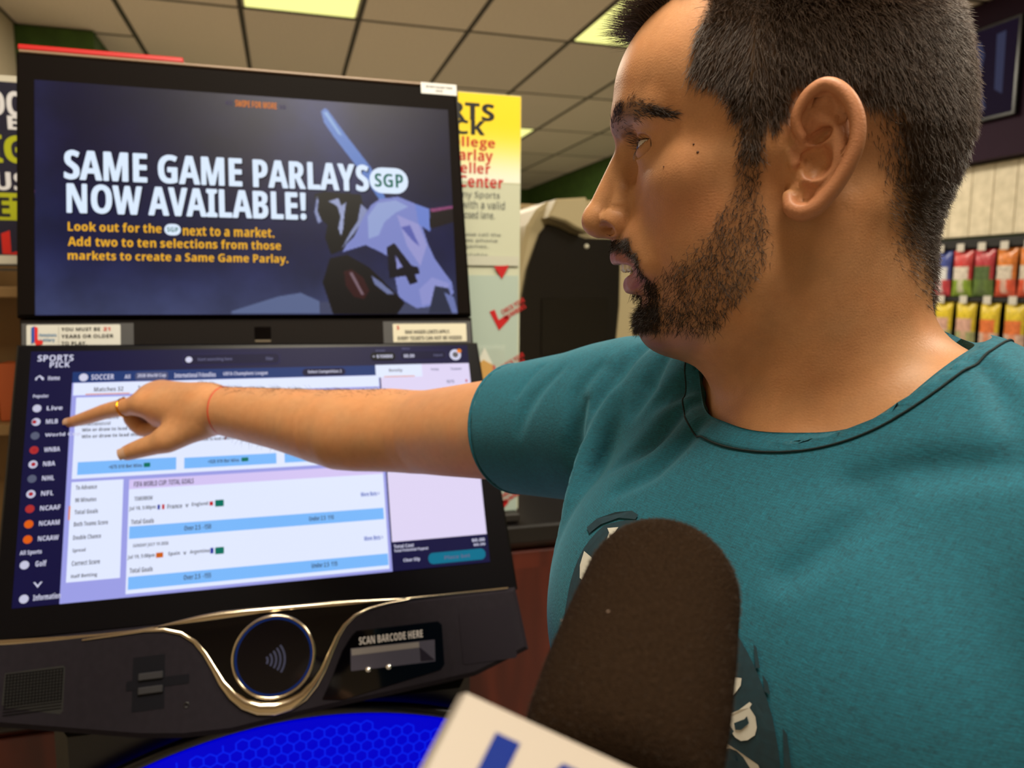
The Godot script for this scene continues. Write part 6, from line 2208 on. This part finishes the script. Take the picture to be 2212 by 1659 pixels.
func sign_board() -> void:
	# tall board between the kiosk and the next machine
	var o := thing("sign_board", "tall white sign board with a yellow head and red check marks beside the kiosk", "sign", Vector3(0.28, 0, -1.43))
	var inv := Transform3D(Basis(), -o.position)
	var paper := mat(Color(0.74, 0.75, 0.66), 0.55)
	var b := Bag.new()
	b.box(Vector3(0.270, 1.508, -1.430), Vector3(0.330, 0.794, 0.020), 0.001)
	put("board", b.mesh(), paper, o, inv)
	b = Bag.new()
	b.box(Vector3(0.395, 1.102, -1.44), Vector3(0.070, 0.016, 0.10), 0.002)
	put("foot", b.mesh(), mat(Color(0.12, 0.10, 0.09), 0.5), o, inv)
	var z := -1.4194
	# printed head: plain yellow turning to paper in a stipple
	var im := Image.create(64, 128, false, Image.FORMAT_RGB8)
	for y in 128:
		for x in 64:
			var t := smoothstep(0.25, 1.0, y / 127.0)
			im.set_pixel(x, y, Color(0.92, 0.80, 0.06).lerp(Color(0.88, 0.89, 0.83), t))
	var head := mat(Color.WHITE, 0.5)
	head.albedo_texture = ImageTexture.create_from_image(im)
	b = Bag.new()
	b.rect(0.106, 1.745, 0.434, 1.904, z)
	put("yellow_head", with_uv(b.mesh(), Vector2(0.106, 1.904), Vector2(0.328, -0.159)), head, o, inv)
	var ink := mat(Color(0.05, 0.05, 0.05), 0.5)
	var red := mat(Color(0.72, 0.08, 0.10), 0.5)
	var grey := mat(Color(0.36, 0.38, 0.38), 0.5)
	var lines := [["College", 0.285, 1.802, 0.384, 1.826], ["Parlay", 0.300, 1.776, 0.380, 1.804], ["Seller", 0.305, 1.760, 0.375, 1.780], ["Call Center", 0.262, 1.735, 0.400, 1.757]]
	for l in lines:
		b = Bag.new()
		words(b, l[0], l[1], l[2], l[3], l[4], z + 0.0006)
		put("red_lettering", b.mesh(), red, o, inv)
	heavy = true
	for l in [["SPORTS", 0.196, 1.856, 0.382, 1.886], ["PICK", 0.262, 1.830, 0.364, 1.855]]:
		b = Bag.new()
		words(b, l[0], l[1], l[2], l[3], l[4], z + 0.0006)
		put("head_lettering", b.mesh(), ink, o, inv)
	heavy = false
	for l in [["for any Sports", 0.285, 1.713, 0.394, 1.728], ["Seller with a valid", 0.275, 1.696, 0.404, 1.711], ["or closed lane.", 0.300, 1.678, 0.384, 1.692], ["please call the", 0.31, 1.644, 0.396, 1.652], ["sales phone", 0.31, 1.633, 0.390, 1.641], ["of games.", 0.31, 1.622, 0.372, 1.630], ["available", 0.31, 1.607, 0.370, 1.614]]:
		b = Bag.new()
		words(b, l[0], l[1], l[2], l[3], l[4], z + 0.0006, false)
		put("small_lettering", b.mesh(), grey, o, inv)
	# lower sheets stuck on the board
	var sheets := Bag.new()
	sheets.box(Vector3(0.300, 1.335, z + 0.0012), Vector3(0.262, 0.475, 0.0012))
	put("lower_sheet", sheets.mesh(), mat(Color(0.66, 0.72, 0.68), 0.4), o, inv)
	var flap := Bag.new()
	flap.box(Vector3(0.300, 1.600, z + 0.0024), Vector3(0.262, 0.018, 0.0012))
	put("sheet_top", flap.mesh(), mat(Color(0.74, 0.74, 0.68), 0.4), o, inv)
	b = Bag.new()
	b.tri(Vector3(0.382, 1.590, z + 0.0036), Vector3(0.412, 1.592, z + 0.0036), Vector3(0.398, 1.566, z + 0.0036), Vector3.BACK)
	put("red_triangle", b.mesh(), red, o, inv)
	for y in [1.494, 1.388, 1.130]:
		b = Bag.new()
		b.poly(PackedVector2Array([Vector2(0.374, y + 0.010), Vector2(0.384, y + 0.014), Vector2(0.392, y - 0.006), Vector2(0.408, y + 0.004), Vector2(0.414, y - 0.004), Vector2(0.393, y - 0.026)]), z + 0.0030)
		var from := b.v.size()
		words(b, "CHECK YOUR", 0.0, 0.0, 0.052, 0.009, 0)
		words(b, "NUMBERS", 0.0, -0.012, 0.048, -0.003, 0)
		b.moved(from, Transform3D(Basis(Vector3.BACK, 0.52), Vector3(0.400, y + 0.004, z + 0.0030)))
		put("check_mark", b.mesh(), red, o, inv)
	var edge := mat(Color(0.62, 0.10, 0.12), 0.5)
	for i in 14:
		b = Bag.new()
		b.quad(Vector3(0.4353, 1.895 - i * 0.060, z - 0.003), Vector3(0.4353, 1.875 - i * 0.060, z - 0.003), Vector3(0.4353, 1.875 - i * 0.060, z - 0.016), Vector3(0.4353, 1.895 - i * 0.060, z - 0.016), Vector3.RIGHT)
		put("edge_mark", b.mesh(), edge, o, inv)
	# clear pocket with a yellow leaflet
	var pocket := thing("leaflet_pocket", "clear pocket on the sign board holding a yellow leaflet", "leaflet holder", Vector3(0.345, 1.36, -1.414))
	var bi := Transform3D(Basis(), -pocket.position)
	b = Bag.new()
	b.prism(PackedVector2Array([Vector2(0.340, 1.290), Vector2(0.382, 1.290), Vector2(0.380, 1.402), Vector2(0.362, 1.412), Vector2(0.342, 1.398)]), z + 0.004, z + 0.0046)
	put("leaflet", b.mesh(), mat(Color(0.80, 0.58, 0.08), 0.5), pocket, bi)
	b = Bag.new()
	b.prism(PackedVector2Array([Vector2(0.346, 1.400), Vector2(0.380, 1.404), Vector2(0.364, 1.436)]), z + 0.0036, z + 0.004)
	put("white_tip", b.mesh(), mat(Color(0.86, 0.86, 0.82), 0.5), pocket, bi)
	var clear := mat(Color(0.92, 0.95, 0.92, 0.10), 0.08)
	clear.transparency = BaseMaterial3D.TRANSPARENCY_ALPHA
	b = Bag.new()
	b.quad(Vector3(0.336, 1.290, z + 0.007), Vector3(0.404, 1.290, z + 0.007), Vector3(0.404, 1.440, z + 0.007), Vector3(0.336, 1.440, z + 0.007), Vector3.BACK)
	put("clear_front", b.mesh(), clear, pocket, bi)

func left_corner() -> void:
	var o := thing("poster_panel", "navy poster panel with white and yellow lettering left of the kiosk", "poster", Vector3(-0.60, 1.75, -1.60))
	var inv := Transform3D(Basis(), -o.position)
	var b := Bag.new()
	b.box(Vector3(-0.590, 1.750, -1.606), Vector3(0.330, 0.330, 0.012), 0.001)
	put("board", b.mesh(), mat(Color(0.80, 0.78, 0.72), 0.5), o, inv)
	var z := -1.5994
	b = Bag.new()
	b.rect(-0.752, 1.602, -0.428, 1.904, z)
	put("print", b.mesh(), mat(Color(0.035, 0.025, 0.16), 0.5), o, inv)
	heavy = true
	for l in [["DOO", -0.520, 1.846, -0.436, 1.888], ["B", -0.4625, 1.823, -0.440, 1.846], ["BUS", -0.518, 1.717, -0.440, 1.748]]:
		b = Bag.new()
		words(b, l[0], l[1], l[2], l[3], l[4], z + 0.0006)
		put("white_lettering", b.mesh(), mat(Color(0.85, 0.85, 0.88), 0.5), o, inv)
	var lime := mat(Color(0.66, 0.68, 0.04), 0.5)
	var yellow := Bag.new()
	words(yellow, "BIG", -0.530, 1.765, -0.436, 1.812, z + 0.0006)
	put("yellow_lettering", yellow.mesh(), lime, o, inv)
	heavy = false
	yellow = Bag.new()
	yellow.rect(-0.560, 1.664, -0.432, 1.712, z + 0.0004)
	put("yellow_block", yellow.mesh(), lime, o, inv)
	var dark := Bag.new()
	words(dark, "BET", -0.520, 1.670, -0.440, 1.704, z + 0.0010)
	put("dark_lettering", dark.mesh(), mat(Color(0.05, 0.05, 0.10), 0.5), o, inv)
	b = Bag.new()
	b.poly(PackedVector2Array([Vector2(-0.486, 1.640), Vector2(-0.472, 1.646), Vector2(-0.472, 1.606), Vector2(-0.452, 1.612), Vector2(-0.452, 1.602), Vector2(-0.486, 1.604)]), z + 0.0006)
	put("red_emblem", b.mesh(), mat(Color(0.78, 0.10, 0.06), 0.5), o, inv)
	b = Bag.new()
	for y in [1.584, 1.576]:
		b = Bag.new()
		b.box(Vector3(-0.60, y, -1.606), Vector3(0.36, 0.004, 0.02))
		put("ledge", b.mesh(), mat(Color(0.20, 0.18, 0.16), 0.5), o, inv)
	# beige rack under it with a few boxes
	var rack := thing("display_rack", "beige display rack standing under the navy poster panel", "rack", Vector3(-0.66, 0.70, -1.70))
	inv = Transform3D(Basis(), -rack.position)
	var beige := mat(Color(0.52, 0.40, 0.24), 0.6)
	b = Bag.new()
	b.box(Vector3(-0.640, 1.160, -1.760), Vector3(0.40, 0.85, 0.04), 0.003)
	put("back", b.mesh(), beige, rack, inv)
	for y in [0.756, 1.02, 1.28, 1.535]:
		b = Bag.new()
		b.box(Vector3(-0.640, y, -1.68), Vector3(0.40, 0.020, 0.15), 0.002)
		put("shelf", b.mesh(), beige, rack, inv)
	for s in [-0.845, -0.436]:
		b = Bag.new()
		b.box(Vector3(s, 1.160, -1.69), Vector3(0.016, 0.85, 0.17), 0.002)
		put("side_panel", b.mesh(), beige, rack, inv)
	var boxes := [["orange carton", Color(0.66, 0.30, 0.12), 1.29, -0.490], ["yellow carton", Color(0.80, 0.60, 0.12), 1.29, -0.575], ["brown carton", Color(0.40, 0.26, 0.14), 1.29, -0.66], ["cream carton", Color(0.70, 0.62, 0.46), 1.03, -0.49], ["blue carton", Color(0.05, 0.08, 0.36), 0.766, -0.50]]
	for c in boxes:
		b = Bag.new()
		b.box(Vector3(0, 0.055, 0), Vector3(0.070, 0.11, 0.06), 0.002)
		var q := put("carton", b.mesh(), mat(c[1], 0.5), self, at(c[3], c[2] + 0.0005, -1.675))
		tag(q, "small %s on the beige display rack" % c[0], "carton", "cartons on the beige rack")

func vending_machine() -> void:
	# the next machine: dark slanted front inside a rounded off-white shell
	var o := thing("lottery_machine", "off-white rounded lottery machine with a dark slanted front", "vending machine", Vector3(0.86, 0, -2.62))
	var inv := Transform3D(Basis(), -o.position)
	var shell := mat(Color(0.66, 0.60, 0.46), 0.4)
	var dark := mat(Color(0.030, 0.018, 0.014), 0.25)
	# outline of the front frame
	var outer := PackedVector2Array()
	for q in [[560, 0], [560, 1050], [590, 1400], [628, 1620], [652, 1722], [680, 1768], [714, 1790], [760, 1797], [1060, 1800], [1100, 1785], [1120, 1740], [1120, 0]]:
		outer.append(Vector2(q[0], q[1]) * 0.001)
	var b := Bag.new()
	b.prism(outer, -2.60, -2.06, 0.012)
	put("shell", b.mesh(), shell, o, inv)
	var inner := PackedVector2Array()
	for q in [[612, 60], [612, 1250], [622, 1460], [648, 1600], [684, 1700], [706, 1726], [740, 1718], [772, 1704], [820, 1690], [930, 1690], [930, 1500], [915, 1300], [900, 60]]:
		inner.append(Vector2(q[0], q[1]) * 0.001)
	b = Bag.new()
	b.prism(inner, -2.062, -2.045, 0.004)
	put("dark_front", b.mesh(), dark, o, inv)
	b = Bag.new()
	b.prism(PackedVector2Array([Vector2(0.690, 1.740), Vector2(0.714, 1.789), Vector2(0.800, 1.797), Vector2(0.822, 1.740), Vector2(0.806, 1.700), Vector2(0.772, 1.712), Vector2(0.742, 1.728)]), -2.06, -1.995, 0.006)
	put("hood", b.mesh(), shell, o, inv)
	b = Bag.new()
	b.lathe(PackedVector2Array([Vector2(0.007, 0), Vector2(0.006, 0.004), Vector2(0, 0.006)]), Vector3(0.823, 1.667, -2.045), Vector3.BACK, 14)
	put("knob", b.mesh(), mat(Color(0.8, 0.78, 0.7), 0.3), o, inv)
	b = Bag.new()
	b.box(Vector3(0.79, 1.44, -2.043), Vector3(0.20, 0.16, 0.004), 0.001)
	put("window", b.mesh(), mat(Color(0.02, 0.016, 0.014), 0.1), o, inv)
	# a pale upright cabinet farther back
	var c := thing("pale_cabinet", "pale upright cabinet behind the sign board and the lottery machine", "cabinet", Vector3(0.74, 0, -2.9))
	b = Bag.new()
	b.box(Vector3(0, 0.93, 0), Vector3(0.40, 1.86, 0.25), 0.01)
	put("body", b.mesh(), mat(Color(0.66, 0.56, 0.38), 0.5), c)
	b = Bag.new()
	b.box(Vector3(0, 0.95, 0.128), Vector3(0.36, 1.70, 0.008), 0.002)
	put("door", b.mesh(), mat(Color(0.62, 0.52, 0.36), 0.5), c)

const PERSON := true
const HEAD_CELL := 0.0022
const SHIRT_CELL := 0.0048
const FINE_CELL := 0.0013
